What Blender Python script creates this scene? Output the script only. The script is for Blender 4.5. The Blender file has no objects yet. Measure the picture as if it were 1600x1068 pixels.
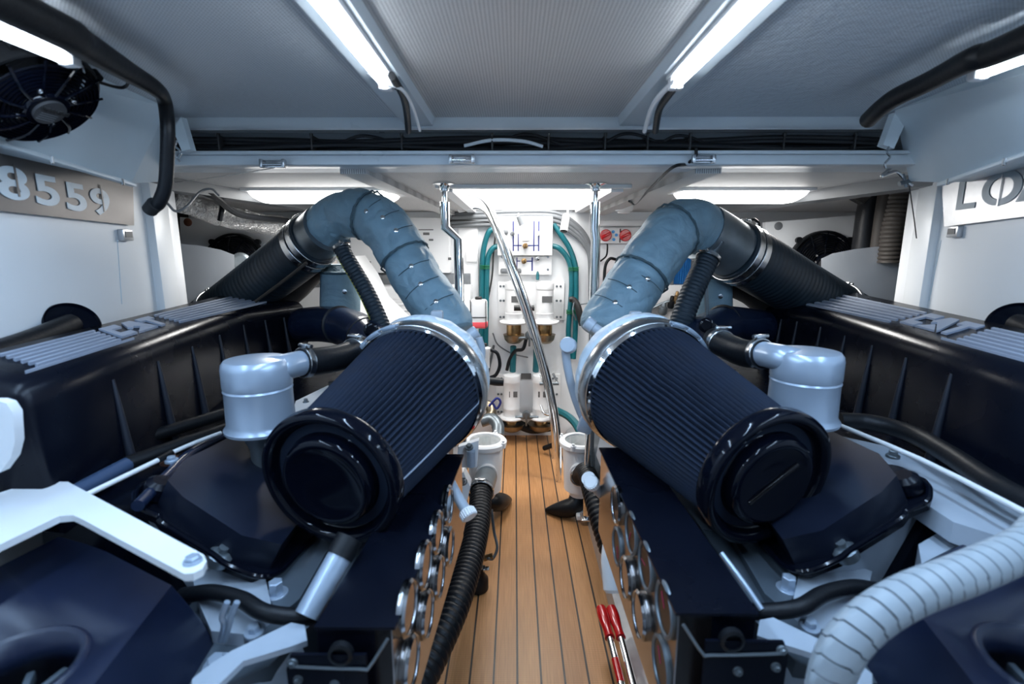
import bpy, bmesh, math, random
from mathutils import Vector, Matrix, noise
random.seed(7)
SC = bpy.context.scene
V = Vector
PI = math.pi

# ------------------------------------------------------------------ camera
F = 780.0                                   # focal length in px of a 1600 px wide frame
PITCH = math.atan(148 / F)
YAW = math.atan(4 / F)
EYE = V((0, 0, 1.6))
cam_data = bpy.data.cameras.new('camera')
cam = bpy.data.objects.new('camera', cam_data)
SC.collection.objects.link(cam)
cam_data.sensor_width = 36.0
cam_data.lens = 36.0 * F / 1600.0
cam_data.clip_start = 0.02
cam.location = EYE
cam.rotation_euler = (PI / 2 - PITCH, 0, YAW)
cam_data.dof.use_dof = True
cam_data.dof.focus_distance = 2.9
cam_data.dof.aperture_fstop = 2.8
SC.camera = cam
ROT = cam.rotation_euler.to_matrix()

# ------------------------------------------------------------------ world, exposure
SC.view_settings.view_transform = 'Standard'
SC.view_settings.look = 'None'
SC.view_settings.exposure = 0.0
SC.view_settings.gamma = 1.0
SC.view_settings.use_curve_mapping = False
w = bpy.data.worlds.new('world'); SC.world = w; w.use_nodes = True
w.node_tree.nodes['Background'].inputs[0].default_value = (0.6, 0.75, 1, 1)
w.node_tree.nodes['Background'].inputs[1].default_value = 0.02
SC.cycles.max_bounces = 8
SC.cycles.diffuse_bounces = 5
SC.cycles.glossy_bounces = 5
SC.cycles.use_denoising = True
SC.cycles.sample_clamp_indirect = 6

COOL = (0.42, 0.66, 1.0)
WARM = (1.0, 0.985, 0.96)
def area(name, loc, sx, sy, power, color, rot=(0, 0, 0)):
    d = bpy.data.lights.new(name, 'AREA'); d.shape = 'RECTANGLE'; d.size = sx; d.size_y = sy
    d.energy = power; d.color = color
    o = bpy.data.objects.new(name, d); SC.collection.objects.link(o)
    o.location = loc; o.rotation_euler = rot
    return o
E_TUBE, E_SIDE, E_BATTEN, E_HATCH = 8.5, 6.5, 15, 16

# ------------------------------------------------------------------ survey helpers: a sight line from the eye meets a depth, height or side plane
def ray(u, v):
    return ROT @ V(((u - 800) / F, -(v - 534) / F, -1))
def P(u, v, Y):
    d = ray(u, v); return EYE + d * (Y / d.y)
def PZ(u, v, z):
    d = ray(u, v); return EYE + d * ((z - EYE.z) / d.z)
def PX(u, v, x):
    d = ray(u, v); return EYE + d * (x / d.x)
def PP(u, v, p0, n):
    d = ray(u, v); return EYE + d * ((p0 - EYE).dot(n) / d.dot(n))
def uv_of(p):
    q = ROT.transposed() @ (p - EYE); return (800 + F * q.x / -q.z, 534 - F * q.y / -q.z)
def at_u(A, B, u):
    lo, hi = 0.0, 1.0
    f = lambda t: uv_of(A.lerp(B, t))[0] - u
    s = f(0) < 0
    for _ in range(40):
        m = (lo + hi) / 2
        if (f(m) < 0) == s: lo = m
        else: hi = m
    return (lo + hi) / 2

# ------------------------------------------------------------------ materials
MATS = {}
def mat(name, col, rough=0.5, metal=0.0, bump=None, bscale=40, bstr=0.2, var=0.0, vscale=6, coat=0.0, emit=None, estr=0, spec=0.5, alpha=1, trans=0):
    m = bpy.data.materials.new(name); m.use_nodes = True
    nt = m.node_tree; b = nt.nodes['Principled BSDF']
    b.inputs['Base Color'].default_value = (*col, 1)
    b.inputs['Roughness'].default_value = rough
    b.inputs['Metallic'].default_value = metal
    b.inputs['Specular IOR Level'].default_value = spec
    if coat: b.inputs['Coat Weight'].default_value = coat; b.inputs['Coat Roughness'].default_value = 0.05
    if trans: b.inputs['Transmission Weight'].default_value = trans
    if alpha < 1: b.inputs['Alpha'].default_value = alpha
    if emit: b.inputs['Emission Color'].default_value = (*emit, 1); b.inputs['Emission Strength'].default_value = estr
    tc = nt.nodes.new('ShaderNodeTexCoord')
    if var:
        n = nt.nodes.new('ShaderNodeTexNoise'); n.inputs['Scale'].default_value = vscale; n.inputs['Detail'].default_value = 5
        nt.links.new(tc.outputs['Object'], n.inputs['Vector'])
        r = nt.nodes.new('ShaderNodeValToRGB')
        r.color_ramp.elements[0].position = 0.3; r.color_ramp.elements[1].position = 0.7
        r.color_ramp.elements[0].color = (*[c * (1 - var) for c in col], 1)
        r.color_ramp.elements[1].color = (*[min(1, c * (1 + var * 0.6)) for c in col], 1)
        nt.links.new(n.outputs['Fac'], r.inputs['Fac']); nt.links.new(r.outputs['Color'], b.inputs['Base Color'])
        mr = nt.nodes.new('ShaderNodeMapRange'); mr.inputs['To Min'].default_value = max(0.02, rough * 0.75); mr.inputs['To Max'].default_value = min(1, rough * 1.3)
        nt.links.new(n.outputs['Fac'], mr.inputs['Value']); nt.links.new(mr.outputs['Result'], b.inputs['Roughness'])
    if bump:
        if bump == 'noise':
            t = nt.nodes.new('ShaderNodeTexNoise'); t.inputs['Scale'].default_value = bscale; t.inputs['Detail'].default_value = 4; o = t.outputs['Fac']
            nt.links.new(tc.outputs['Object'], t.inputs['Vector'])
        elif bump == 'wrinkle':
            t = nt.nodes.new('ShaderNodeTexNoise'); t.inputs['Scale'].default_value = bscale; t.inputs['Detail'].default_value = 3; t.inputs['Distortion'].default_value = 1.5; o = t.outputs['Fac']
            nt.links.new(tc.outputs['Object'], t.inputs['Vector'])
        elif bump == 'dots':
            t = nt.nodes.new('ShaderNodeTexVoronoi'); t.inputs['Scale'].default_value = bscale; t.inputs['Randomness'].default_value = 0.0; o = t.outputs['Distance']
            nt.links.new(tc.outputs['Object'], t.inputs['Vector'])
        bp = nt.nodes.new('ShaderNodeBump'); bp.inputs['Strength'].default_value = bstr; bp.inputs['Distance'].default_value = 0.025 if bump == 'wrinkle' else 0.01
        nt.links.new(o, bp.inputs['Height']); nt.links.new(bp.outputs['Normal'], b.inputs['Normal'])
    MATS[name] = m
    return m
mat('white_paint', (0.82, 0.83, 0.84), 0.35, var=0.05, vscale=3, bump='noise', bscale=30, bstr=0.03)
mat('wall_white', (0.80, 0.82, 0.83), 0.38, var=0.04, vscale=2)
mat('duct_paint', (0.66, 0.75, 0.80), 0.35, var=0.05)
mat('beam_paint', (0.58, 0.64, 0.68), 0.3, var=0.08, vscale=3)
mat('engine_white', (0.39, 0.44, 0.50), 0.3, var=0.10, vscale=9)
mat('engine_grey', (0.08, 0.10, 0.12), 0.4, var=0.15, vscale=8)
mat('satin_black', (0.0028, 0.004, 0.009), 0.27, var=0.2, vscale=5, bump='noise', bscale=220, bstr=0.03, spec=0.22)
mat('blue_sheen_cover', (0.006, 0.011, 0.032), 0.33, var=0.2, vscale=6)  # black cover; blue reflection of the overhead tubes is in its base colour
mat('rib_black', (0.012, 0.015, 0.024), 0.5)
mat('gloss_black', (0.002, 0.003, 0.007), 0.09, spec=0.22)
mat('blue_sheen_gloss', (0.008, 0.016, 0.042), 0.26, spec=0.6)  # blue sheen seen on black pipes, put into the base colour
mat('navy_dark', (0.006, 0.009, 0.020), 0.36, spec=0.4, var=0.2, vscale=6)
mat('rubber', (0.006, 0.007, 0.009), 0.42, bump='noise', bscale=90, bstr=0.1, spec=0.3)
mat('blue_rubber', (0.010, 0.022, 0.034), 0.55, var=0.2, vscale=14)
mat('filter_cloth', (0.0085, 0.0150, 0.031), 0.75, var=0.2, vscale=20, spec=0.25)
mat('raised_grey', (0.30, 0.34, 0.42), 0.4)
mat('silver_paint', (0.38, 0.45, 0.54), 0.28, metal=0.35)
mat('chrome', (0.80, 0.81, 0.82), 0.08, metal=1)
mat('steel', (0.55, 0.56, 0.57), 0.25, metal=1, var=0.15, vscale=12)
mat('cast_steel', (0.20, 0.23, 0.25), 0.38, metal=0.7, var=0.3, vscale=9)
mat('aluminium', (0.62, 0.63, 0.65), 0.38, metal=0.8, var=0.2, vscale=7)
mat('mirror_panel', (0.42, 0.39, 0.37), 0.20, metal=1)
mat('gauge_glass', (0.34, 0.31, 0.29), 0.10, metal=0.9)
mat('bezel', (0.40, 0.40, 0.41), 0.14, metal=1)
mat('pipe_blue', (0.05, 0.085, 0.16), 0.3)
mat('hub_grey', (0.045, 0.045, 0.048), 0.4)
mat('lid_glass', (0.75, 0.78, 0.78), 0.08, trans=0.7)
mat('spiral_white', (0.30, 0.34, 0.37), 0.4)
mat('plate_steel', (0.17, 0.16, 0.155), 0.42, metal=0.6, var=0.25, vscale=5)
mat('blanket', (0.19, 0.30, 0.365), 0.5, var=0.14, vscale=12, bump='wrinkle', bscale=8, bstr=0.45)
mat('blanket_dark', (0.05, 0.10, 0.13), 0.7, bump='wrinkle', bscale=20, bstr=0.5)
mat('blanket_white', (0.60, 0.68, 0.74), 0.4, bump='wrinkle', bscale=11, bstr=0.8)
mat('cord', (0.06, 0.10, 0.12), 0.8)
mat('teal_hose', (0.006, 0.12, 0.145), 0.35)
mat('green', (0.0, 0.16, 0.05), 0.5)
mat('red', (0.55, 0.006, 0.008), 0.2, coat=0.3)
mat('red_fluid', (0.85, 0.10, 0.12), 0.3)
mat('plastic_white', (0.85, 0.85, 0.85), 0.3)
mat('plastic_grey', (0.16, 0.17, 0.18), 0.4)
mat('dial_black', (0.01, 0.008, 0.008), 0.25)
mat('dial_red', (0.35, 0.02, 0.07), 0.4)
mat('brass', (0.42, 0.26, 0.12), 0.3, metal=1, var=0.4, vscale=20)
mat('bronze', (0.30, 0.25, 0.18), 0.35, metal=1, var=0.4, vscale=20)
mat('rust', (0.16, 0.06, 0.035), 0.7)
mat('blue_line', (0.02, 0.03, 0.20), 0.5)
mat('blue_cloth', (0.05, 0.33, 0.75), 0.5)
mat('ink', (0.02, 0.02, 0.02), 0.5)
mat('text_white', (0.62, 0.72, 0.78), 0.4)
mat('text_grey', (0.36, 0.42, 0.46), 0.45)
mat('label_grey', (0.12, 0.12, 0.12), 0.4)
mat('yellow', (0.35, 0.33, 0.05), 0.6)
mat('dark', (0.01, 0.01, 0.011), 0.8)
mat('duct_brown', (0.05, 0.042, 0.036), 0.6)
mat('foil', (0.5, 0.5, 0.5), 0.3, metal=0.8, bump='wrinkle', bscale=40, bstr=1.0)
mat('glass', (0.9, 0.95, 0.95), 0.05, trans=1.0)
mat('tube_glow', (1, 1, 1), emit=(0.80, 0.90, 1.0), estr=14)
mat('batten_glow', (1, 1, 1), emit=(1.0, 0.99, 0.97), estr=7)
mat('hatch_glow', (1, 1, 1), emit=(1.0, 1.0, 1.0), estr=5)

def plank_mat():
    m = bpy.data.materials.new('teak_planks'); m.use_nodes = True; nt = m.node_tree; b = nt.nodes['Principled BSDF']
    N, L = nt.nodes.new, nt.links.new
    tc = N('ShaderNodeTexCoord'); sp = N('ShaderNodeSeparateXYZ'); L(tc.outputs['Object'], sp.inputs[0])
    def mth(op, a, bb=None):
        n = N('ShaderNodeMath'); n.operation = op
        for i, x in enumerate((a, bb)):
            if x is None: continue
            if isinstance(x, (int, float)): n.inputs[i].default_value = x
            else: L(x, n.inputs[i])
        return n.outputs[0]
    q = mth('DIVIDE', mth('SUBTRACT', sp.outputs['X'], 0.012 - 10 * 0.0898), 0.0898)
    fr = mth('FRACT', q); idx = mth('FLOOR', q)
    dist = mth('MINIMUM', fr, mth('SUBTRACT', 1.0, fr))
    line = mth('LESS_THAN', dist, 0.044)
    wn = N('ShaderNodeTexWhiteNoise'); wn.noise_dimensions = '1D'; L(idx, wn.inputs['W'])
    mp = N('ShaderNodeMapping'); mp.inputs['Scale'].default_value = (60, 2.0, 1); L(tc.outputs['Object'], mp.inputs[0])
    gn = N('ShaderNodeTexNoise'); gn.inputs['Scale'].default_value = 3; gn.inputs['Detail'].default_value = 6; L(mp.outputs[0], gn.inputs['Vector'])
    r = N('ShaderNodeValToRGB'); r.color_ramp.elements[0].position = 0.25; r.color_ramp.elements[1].position = 0.8
    r.color_ramp.elements[0].color = (0.46, 0.215, 0.078, 1); r.color_ramp.elements[1].color = (0.66, 0.34, 0.140, 1)
    L(mth('ADD', gn.outputs['Fac'], mth('MULTIPLY', mth('SUBTRACT', wn.outputs[0], 0.5), 0.35)), r.inputs['Fac'])
    # fine cross ribbing of the decking
    rib = mth('FRACT', mth('MULTIPLY', sp.outputs['Y'], 110.0)); rb = mth('LESS_THAN', rib, 0.25)
    rib2 = mth('FRACT', mth('MULTIPLY', sp.outputs['X'], 170.0)); rb2 = mth('LESS_THAN', rib2, 0.2)
    mx0 = N('ShaderNodeMixRGB'); mx0.blend_type = 'MULTIPLY'; L(mth('MULTIPLY', mth('MAXIMUM', rb, rb2), 0.6), mx0.inputs[0]); L(r.outputs[0], mx0.inputs[1]); mx0.inputs[2].default_value = (0.7, 0.62, 0.55, 1)
    mx = N('ShaderNodeMixRGB'); L(line, mx.inputs[0]); L(mx0.outputs[0], mx.inputs[1]); mx.inputs[2].default_value = (0.03, 0.02, 0.015, 1)
    L(mx.outputs[0], b.inputs['Base Color']); b.inputs['Roughness'].default_value = 0.42
    bp = N('ShaderNodeBump'); bp.inputs['Strength'].default_value = 0.15; bp.inputs['Distance'].default_value = 0.002
    L(mth('ADD', mth('MULTIPLY', line, -3.0), mth('MULTIPLY', rb, -0.5)), bp.inputs['Height']); L(bp.outputs[0], b.inputs['Normal'])
    MATS['teak'] = m
plank_mat()

def foil_ceiling(name, col, scale, rough, wr, metal=0.55):
    m = bpy.data.materials.new(name); m.use_nodes = True; nt = m.node_tree; b = nt.nodes['Principled BSDF']
    N, L = nt.nodes.new, nt.links.new
    tc = N('ShaderNodeTexCoord')
    mp = N('ShaderNodeMapping'); mp.inputs['Scale'].default_value = (scale, scale, 0.001); L(tc.outputs['Object'], mp.inputs[0])
    vo = N('ShaderNodeTexVoronoi'); vo.inputs['Scale'].default_value = 1; vo.inputs['Randomness'].default_value = 0.05; L(mp.outputs[0], vo.inputs['Vector'])
    mr = N('ShaderNodeMapRange'); mr.inputs['From Min'].default_value = 0.18; mr.inputs['From Max'].default_value = 0.32; L(vo.outputs['Distance'], mr.inputs['Value'])
    mx = N('ShaderNodeMixRGB'); mx.inputs[1].default_value = (*[c * 0.45 for c in col], 1); mx.inputs[2].default_value = (*col, 1); L(mr.outputs[0], mx.inputs[0])
    L(mx.outputs[0], b.inputs['Base Color'])
    no = N('ShaderNodeTexNoise'); no.inputs['Scale'].default_value = 28; no.inputs['Detail'].default_value = 6; no.inputs['Distortion'].default_value = 1.0; L(tc.outputs['Object'], no.inputs['Vector'])
    ad = N('ShaderNodeMath'); ad.operation = 'MULTIPLY_ADD'; ad.inputs[1].default_value = wr; L(no.outputs['Fac'], ad.inputs[0]); L(mr.outputs[0], ad.inputs[2])
    bp = N('ShaderNodeBump'); bp.inputs['Strength'].default_value = 0.5; bp.inputs['Distance'].default_value = 0.002; L(ad.outputs[0], bp.inputs['Height']); L(bp.outputs[0], b.inputs['Normal'])
    b.inputs['Roughness'].default_value = rough; b.inputs['Metallic'].default_value = metal
    MATS[name] = m
foil_ceiling('ceiling_foil', (0.66, 0.65, 0.64), 120, 0.42, 2.0, 0.35)
foil_ceiling('ceiling_foil_blue', (0.66, 0.72, 0.78), 120, 0.36, 9.0, 0.2)
foil_ceiling('ceiling_foil_side', (0.64, 0.67, 0.70), 120, 0.4, 3.0, 0.2)
foil_ceiling('ceiling_white', (0.62, 0.61, 0.60), 120, 0.5, 2.0, 0.1)

# ------------------------------------------------------------------ object helpers
def tag(o, label=None, cat=None, group=None, kind=None):
    if label: o['label'] = label
    if cat: o['category'] = cat
    if group: o['group'] = group
    if kind: o['kind'] = kind
    return o
def empty(name, loc, label, cat, group=None):
    o = bpy.data.objects.new(name, None); SC.collection.objects.link(o)
    o.location = loc; o.empty_display_size = 0.05
    return tag(o, label, cat, group)
def obj(name, bm, m, parent=None, ang=38, smooth=True):
    me = bpy.data.meshes.new(name)
    bmesh.ops.recalc_face_normals(bm, faces=bm.faces[:])
    if smooth:
        for f in bm.faces: f.smooth = True
        lim = math.radians(ang)
        for e in bm.edges:
            if len(e.link_faces) == 2 and e.calc_face_angle(0) > lim: e.smooth = False
    bm.to_mesh(me); bm.free()
    o = bpy.data.objects.new(name, me); SC.collection.objects.link(o)
    for mm in (m if isinstance(m, (list, tuple)) else [m]): me.materials.append(MATS[mm])
    if parent is not None:
        o.parent = parent
        if parent.type == 'EMPTY': o.matrix_parent_inverse = Matrix.Translation(-parent.location)
    return o
def new(): return bmesh.new()
def frame(a):
    a = a.normalized(); up = V((0, 0, 1)) if abs(a.z) < 0.95 else V((0, 1, 0))
    x = up.cross(a).normalized(); y = a.cross(x).normalized()
    return x, y, a
def hexa(bm, pts, mi=0):
    vs = [bm.verts.new(p) for p in pts]       # 0-3 bottom ring, 4-7 top ring
    for f in ((3, 2, 1, 0), (4, 5, 6, 7), (0, 1, 5, 4), (1, 2, 6, 5), (2, 3, 7, 6), (3, 0, 4, 7)):
        bm.faces.new([vs[i] for i in f]).material_index = mi
    return vs
def box(bm, c, s, M=None, bevel=0.0, seg=2):
    t = bmesh.new(); hx, hy, hz = s[0] / 2, s[1] / 2, s[2] / 2
    hexa(t, [V(p) for p in ((-hx, -hy, -hz), (hx, -hy, -hz), (hx, hy, -hz), (-hx, hy, -hz), (-hx, -hy, hz), (hx, -hy, hz), (hx, hy, hz), (-hx, hy, hz))])
    if bevel: bmesh.ops.bevel(t, geom=t.edges[:] + t.verts[:], offset=bevel, segments=seg, affect='EDGES', profile=0.5)
    for v in t.verts: v.co = (M @ v.co if M is not None else v.co) + V(c)
    merge(bm, t)
def merge(bm, t):
    me = bpy.data.meshes.new('tmp'); t.to_mesh(me); t.free(); bm.from_mesh(me); bpy.data.meshes.remove(me)
def basis(x, y, z):
    return Matrix((x, y, z)).transposed()
def lathe(bm, base, axis, prof, n=32, cap=True, sx=1.0):
    """prof: list of (radius, distance along axis)"""
    x, y, a = frame(axis); rings = []
    for r, d in prof:
        if r < 1e-6: rings.append([bm.verts.new(base + a * d)])
        else: rings.append([bm.verts.new(base + a * d + (x * math.cos(2 * PI * i / n) * sx + y * math.sin(2 * PI * i / n)) * r) for i in range(n)])
    for A, B in zip(rings, rings[1:]):
        if len(A) == 1 and len(B) == 1: continue
        for i in range(n):
            j = (i + 1) % n
            if len(A) == 1: bm.faces.new((A[0], B[j], B[i]))
            elif len(B) == 1: bm.faces.new((A[i], A[j], B[0]))
            else: bm.faces.new((A[i], A[j], B[j], B[i]))
    if cap:
        for R in (rings[0], rings[-1]):
            if len(R) > 2: bm.faces.new(R)
def cyl(bm, a, b, r, n=16, r2=None):
    a = V(a); b = V(b); lathe(bm, a, b - a, [(r, 0), (r if r2 is None else r2, (b - a).length)], n)
def catmull(pts, sub):
    pts = [V(p) for p in pts]
    if len(pts) == 2: return [pts[0].lerp(pts[1], i / sub) for i in range(sub + 1)]
    P_ = [2 * pts[0] - pts[1]] + pts + [2 * pts[-1] - pts[-2]]
    out = []
    for i in range(1, len(P_) - 2):
        p0, p1, p2, p3 = P_[i - 1:i + 3]
        for k in range(sub):
            t = k / sub
            out.append(0.5 * ((2 * p1) + (p2 - p0) * t + (2 * p0 - 5 * p1 + 4 * p2 - p3) * t * t + (3 * p1 - p0 - 3 * p2 + p3) * t ** 3))
    out.append(pts[-1]); return out
def tube(bm, pts, r, n=12, sub=8, rf=None, cap=True, raw=False, sq=1.0):
    L = pts if raw else catmull(pts, sub)
    x, y, a = frame(L[1] - L[0]); rings = []
    tot = sum((q - p).length for p, q in zip(L, L[1:])); s = 0
    for i, p in enumerate(L):
        t = (L[min(i + 1, len(L) - 1)] - L[max(i - 1, 0)]).normalized()
        x = (x - t * x.dot(t)).normalized(); y = t.cross(x)
        if i: s += (p - L[i - 1]).length
        ring = []
        for k in range(n):
            th = 2 * PI * k / n
            rr = (rf(s / tot, th, s) if rf else r)
            ring.append(bm.verts.new(p + (x * math.cos(th) + y * math.sin(th) * sq) * rr))
        rings.append(ring)
    for A, B in zip(rings, rings[1:]):
        for i in range(n):
            j = (i + 1) % n; bm.faces.new((A[i], A[j], B[j], B[i]))
    if cap: bm.faces.new(rings[0][::-1]); bm.faces.new(rings[-1])
def resample(pts, step, sub=10):
    L = catmull(pts, sub); out = [L[0]]; acc = 0
    for p, q in zip(L, L[1:]):
        d = (q - p).length
        while acc + d >= step:
            f = (step - acc) / d; p = p.lerp(q, f); out.append(p.copy()); d = (q - p).length; acc = 0
        acc += d
    if (out[-1] - L[-1]).length > step * 0.3: out.append(L[-1])
    return out
def ribbed(bm, pts, r, pitch, depth, n=20, cap=True, taper=None):
    L = resample(pts, pitch / 6)
    def rf(t, th, s):
        k = r if taper is None else r * (taper[0] + (taper[1] - taper[0]) * t)
        return k - depth * (0.5 + 0.5 * math.cos(2 * PI * s / pitch)) ** 2
    tube(bm, L, r, n, rf=rf, cap=cap, raw=True)
def prism(bm, poly, depth_vec):
    a = [bm.verts.new(p) for p in poly]; b = [bm.verts.new(p + depth_vec) for p in poly]
    bm.faces.new(a); bm.faces.new(b[::-1]); n = len(poly)
    for i in range(n):
        j = (i + 1) % n; bm.faces.new((a[i], b[i], b[j], a[j]))
def bevel_all(bm, off, seg=2, ang=30):
    es = [e for e in bm.edges if len(e.link_faces) == 2 and e.calc_face_angle(0) > math.radians(ang)]
    bmesh.ops.bevel(bm, geom=es, offset=off, segments=seg, affect='EDGES', profile=0.5, clamp_overlap=True)
def quadplate(bm, a, b, c, d, th):
    n = (b - a).cross(d - a).normalized() * th
    hexa(bm, [a, b, c, d, a - n, b - n, c - n, d - n])
def bolt(name, p, n, r, m, parent, h=0.012, washer=1.5):
    b = new(); n = n.normalized()
    lathe(b, p - n * 0.004, n, [(r * washer, 0), (r * washer, 0.006), (r * washer * 0.96, 0.007)], 18)
    lathe(b, p, n, [(r, 0), (r, h), (r * 0.85, h + 0.002)], 6)
    return obj(name, b, m, parent, 25)
def clamp_ring(name, p, a, r, wdt, m, parent, screw=True, sdir=None):
    b = new(); a = a.normalized()
    lathe(b, p - a * wdt / 2, a, [(r * 0.97, 0), (r + 0.001, 0), (r + 0.003, 0.002), (r + 0.0015, wdt * 0.5), (r + 0.003, wdt - 0.002), (r + 0.001, wdt), (r * 0.97, wdt)], 36, cap=False)
    if screw:
        d = sdir or V((0, 0, 1)); d = (d - a * d.dot(a)).normalized(); t = a.cross(d)
        c = p + d * (r + 0.008)
        box(b, c, (0.032, wdt * 0.9, 0.012), basis(t, a, d), 0.002)
        cyl(b, c - t * 0.022, c + t * 0.03, 0.006, 8)
    return obj(name, b, m, parent, 30)
def text_mesh(name, s, size, origin, xd, yd, m, parent=None, off=0.0, ext=0.001, shear=0.0, spacing=1.0, align='LEFT', xs=1.0):
    cu = bpy.data.curves.new(name, 'FONT'); cu.body = s; cu.size = size; cu.extrude = ext; cu.offset = off; cu.shear = shear
    cu.space_character = spacing; cu.align_x = align; cu.resolution_u = 6
    t = bpy.data.objects.new('tmp_text', cu); SC.collection.objects.link(t)
    dg = bpy.context.evaluated_depsgraph_get()
    me = bpy.data.meshes.new_from_object(t.evaluated_get(dg)); bpy.data.objects.remove(t); bpy.data.curves.remove(cu)
    xd = xd.normalized(); zd = xd.cross(yd).normalized(); yd2 = zd.cross(xd).normalized()
    Mx = basis(xd, yd2, zd).to_4x4(); Mx.translation = origin
    me.transform(Matrix.Diagonal((xs, 1, 1, 1))); me.transform(Mx); bm = bmesh.new(); bm.from_mesh(me); bpy.data.meshes.remove(me)
    return obj(name, bm, m, parent, smooth=False)

# ================================================================== SETTING
def struct(name, bm, m, **k):
    o = obj(name, bm, m, **k); o['kind'] = 'structure'; return o
b = new(); box(b, (-0.06, 1.4, -0.02), (0.98, 5.4, 0.04)); struct('floor', b, 'teak')
# low engine-bed side strips either side of the walkway
b = new(); hexa(b, [V(p) for p in ((0.43, -1.2, 0), (0.62, -1.2, 0), (0.62, 4.08, 0), (0.43, 4.08, 0), (0.445, -1.2, 0.05), (0.62, -1.2, 0.16), (0.62, 4.08, 0.16), (0.445, 4.08, 0.05))]); struct('trim_1', b, 'aluminium')
b = new(); hexa(b, [V(p) for p in ((-0.37, -1.2, 0.001), (-0.56, -1.2, 0.001), (-0.56, 4.08, 0.001), (-0.37, 4.08, 0.001), (-0.385, -1.2, 0.05), (-0.56, -1.2, 0.16), (-0.56, 4.08, 0.16), (-0.385, 4.08, 0.05))]); struct('trim_2', b, 'aluminium')
# bilge floors under the engines
for n_, x0, x1 in (('floor_bilge_left', -2.6, -0.56), ('floor_bilge_right', 0.62, 2.7)):
    b = new(); box(b, ((x0 + x1) / 2, 1.4, -0.05), (x1 - x0, 5.4, 0.06)); struct(n_, b, 'engine_grey')
# bulkheads
b = new(); box(b, (0.05, 4.15, 1.0), (5.4, 0.1, 2.2)); struct('wall_far', b, 'white_paint')
b = new(); box(b, (0.05, -1.25, 1.05), (5.4, 0.1, 2.2)); struct('wall_back', b, 'wall_white')

# side panels: each runs outboard with distance, as the hull widens
def wall_line(p, q, Y):
    t = (Y - p.y) / (q.y - p.y); r = p.lerp(q, t); return V((r.x, Y, 0))
def side_wall(name, p, q, sgn, y0, y1):
    a = wall_line(p, q, y0); c = wall_line(p, q, y1); o = V((sgn * 0.05, 0, 0)); b = new()
    hexa(b, [a, a + o, c + o, c, a + V((0, 0, 2.08)), a + o + V((0, 0, 2.08)), c + o + V((0, 0, 2.08)), c + V((0, 0, 2.08))])
    return struct(name, b, 'wall_white')
WLp = (V((-1.51, 2.1, 0)), V((-1.377, 1.4, 0)))
WRp = (V((1.73, 2.1, 0)), V((1.56, 1.4, 0)))
side_wall('wall_left', *WLp, -1, -1.2, 2.10)
side_wall('wall_right', *WRp, 1, -1.2, 2.10)
# outer hull sides behind
b = new(); box(b, (-2.65, 1.4, 1.0), (0.08, 5.4, 2.2)); struct('wall_hull_left', b, 'dark')
b = new(); box(b, (2.75, 1.4, 1.0), (0.08, 5.4, 2.2)); struct('wall_hull_right', b, 'dark')
# door-jamb strips closing the side panels
def wall_normal(pp, sgn):
    d = (pp[0] - pp[1]).normalized(); n = V((d.y, -d.x, 0)); return n if n.x * sgn < 0 else -n
for k, (pp, sgn) in enumerate(((WLp, -1), (WRp, 1))):
    n = wall_normal(pp, sgn); d = (pp[0] - pp[1]).normalized()
    a = wall_line(*pp, 2.10)
    b = new(); M = basis(n, d, V((0, 0, 1)))
    box(b, a + d * 0.06 + V((0, 0, 0.93)), (0.06, 0.14, 1.86), M, 0.004); struct('trim_%d' % (k + 3), b, 'wall_white')
    b = new(); box(b, a + d * 0.185 + V((0, 0, 0.93)) - n * 0.02, (0.08, 0.09, 1.86), M, 0.004); struct('trim_%d' % (k + 5), b, 'white_paint')
    b = new(); box(b, a - d * 0.004 + n * 0.002 + V((0, 0, 0.93)), (0.004, 0.006, 1.80), M); struct('trim_%d' % (k + 7), b, 'blue_cloth')

# ceilings
def slab(name, x0, x1, y0, y1, z0, z1, m, th=0.04):
    b = new(); hexa(b, [V(p) for p in ((x0, y0, z0), (x1, y0, z0), (x1, y1, z1), (x0, y1, z1), (x0, y0, z0 + th), (x1, y0, z0 + th), (x1, y1, z1 + th), (x0, y1, z1 + th))]); return struct(name, b, m)
slab('ceiling', -0.30, 0.38, -1.2, 1.88, 2.05, 2.05, 'ceiling_foil')
slab('ceiling_left', -2.7, -0.30, -1.2, 1.88, 2.05, 2.05, 'ceiling_foil_side')
slab('ceiling_right', 0.38, 2.8, -1.2, 1.88, 2.05, 2.05, 'ceiling_foil_blue')
ZF0, ZF1 = 1.905, 1.875     # far ceiling falls slightly towards the bulkhead
def zf(y): return ZF0 + (ZF1 - ZF0) * (y - 2.0) / 2.1
HX0, HX1, HY0, HY1 = -0.31, 0.48, 2.56, 4.06
for nm, x0, x1, y0, y1 in (('ceiling_far_left', -2.7, HX0 - .012, 1.98, 4.1), ('ceiling_far_right', HX1 + .012, 2.8, 1.98, 4.1), ('ceiling_far_middle', HX0 - .012, HX1 + .012, 1.98, HY0 - .012)):
    slab(nm, x0, x1, y0, y1, zf(y0), zf(y1), 'ceiling_white')
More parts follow.
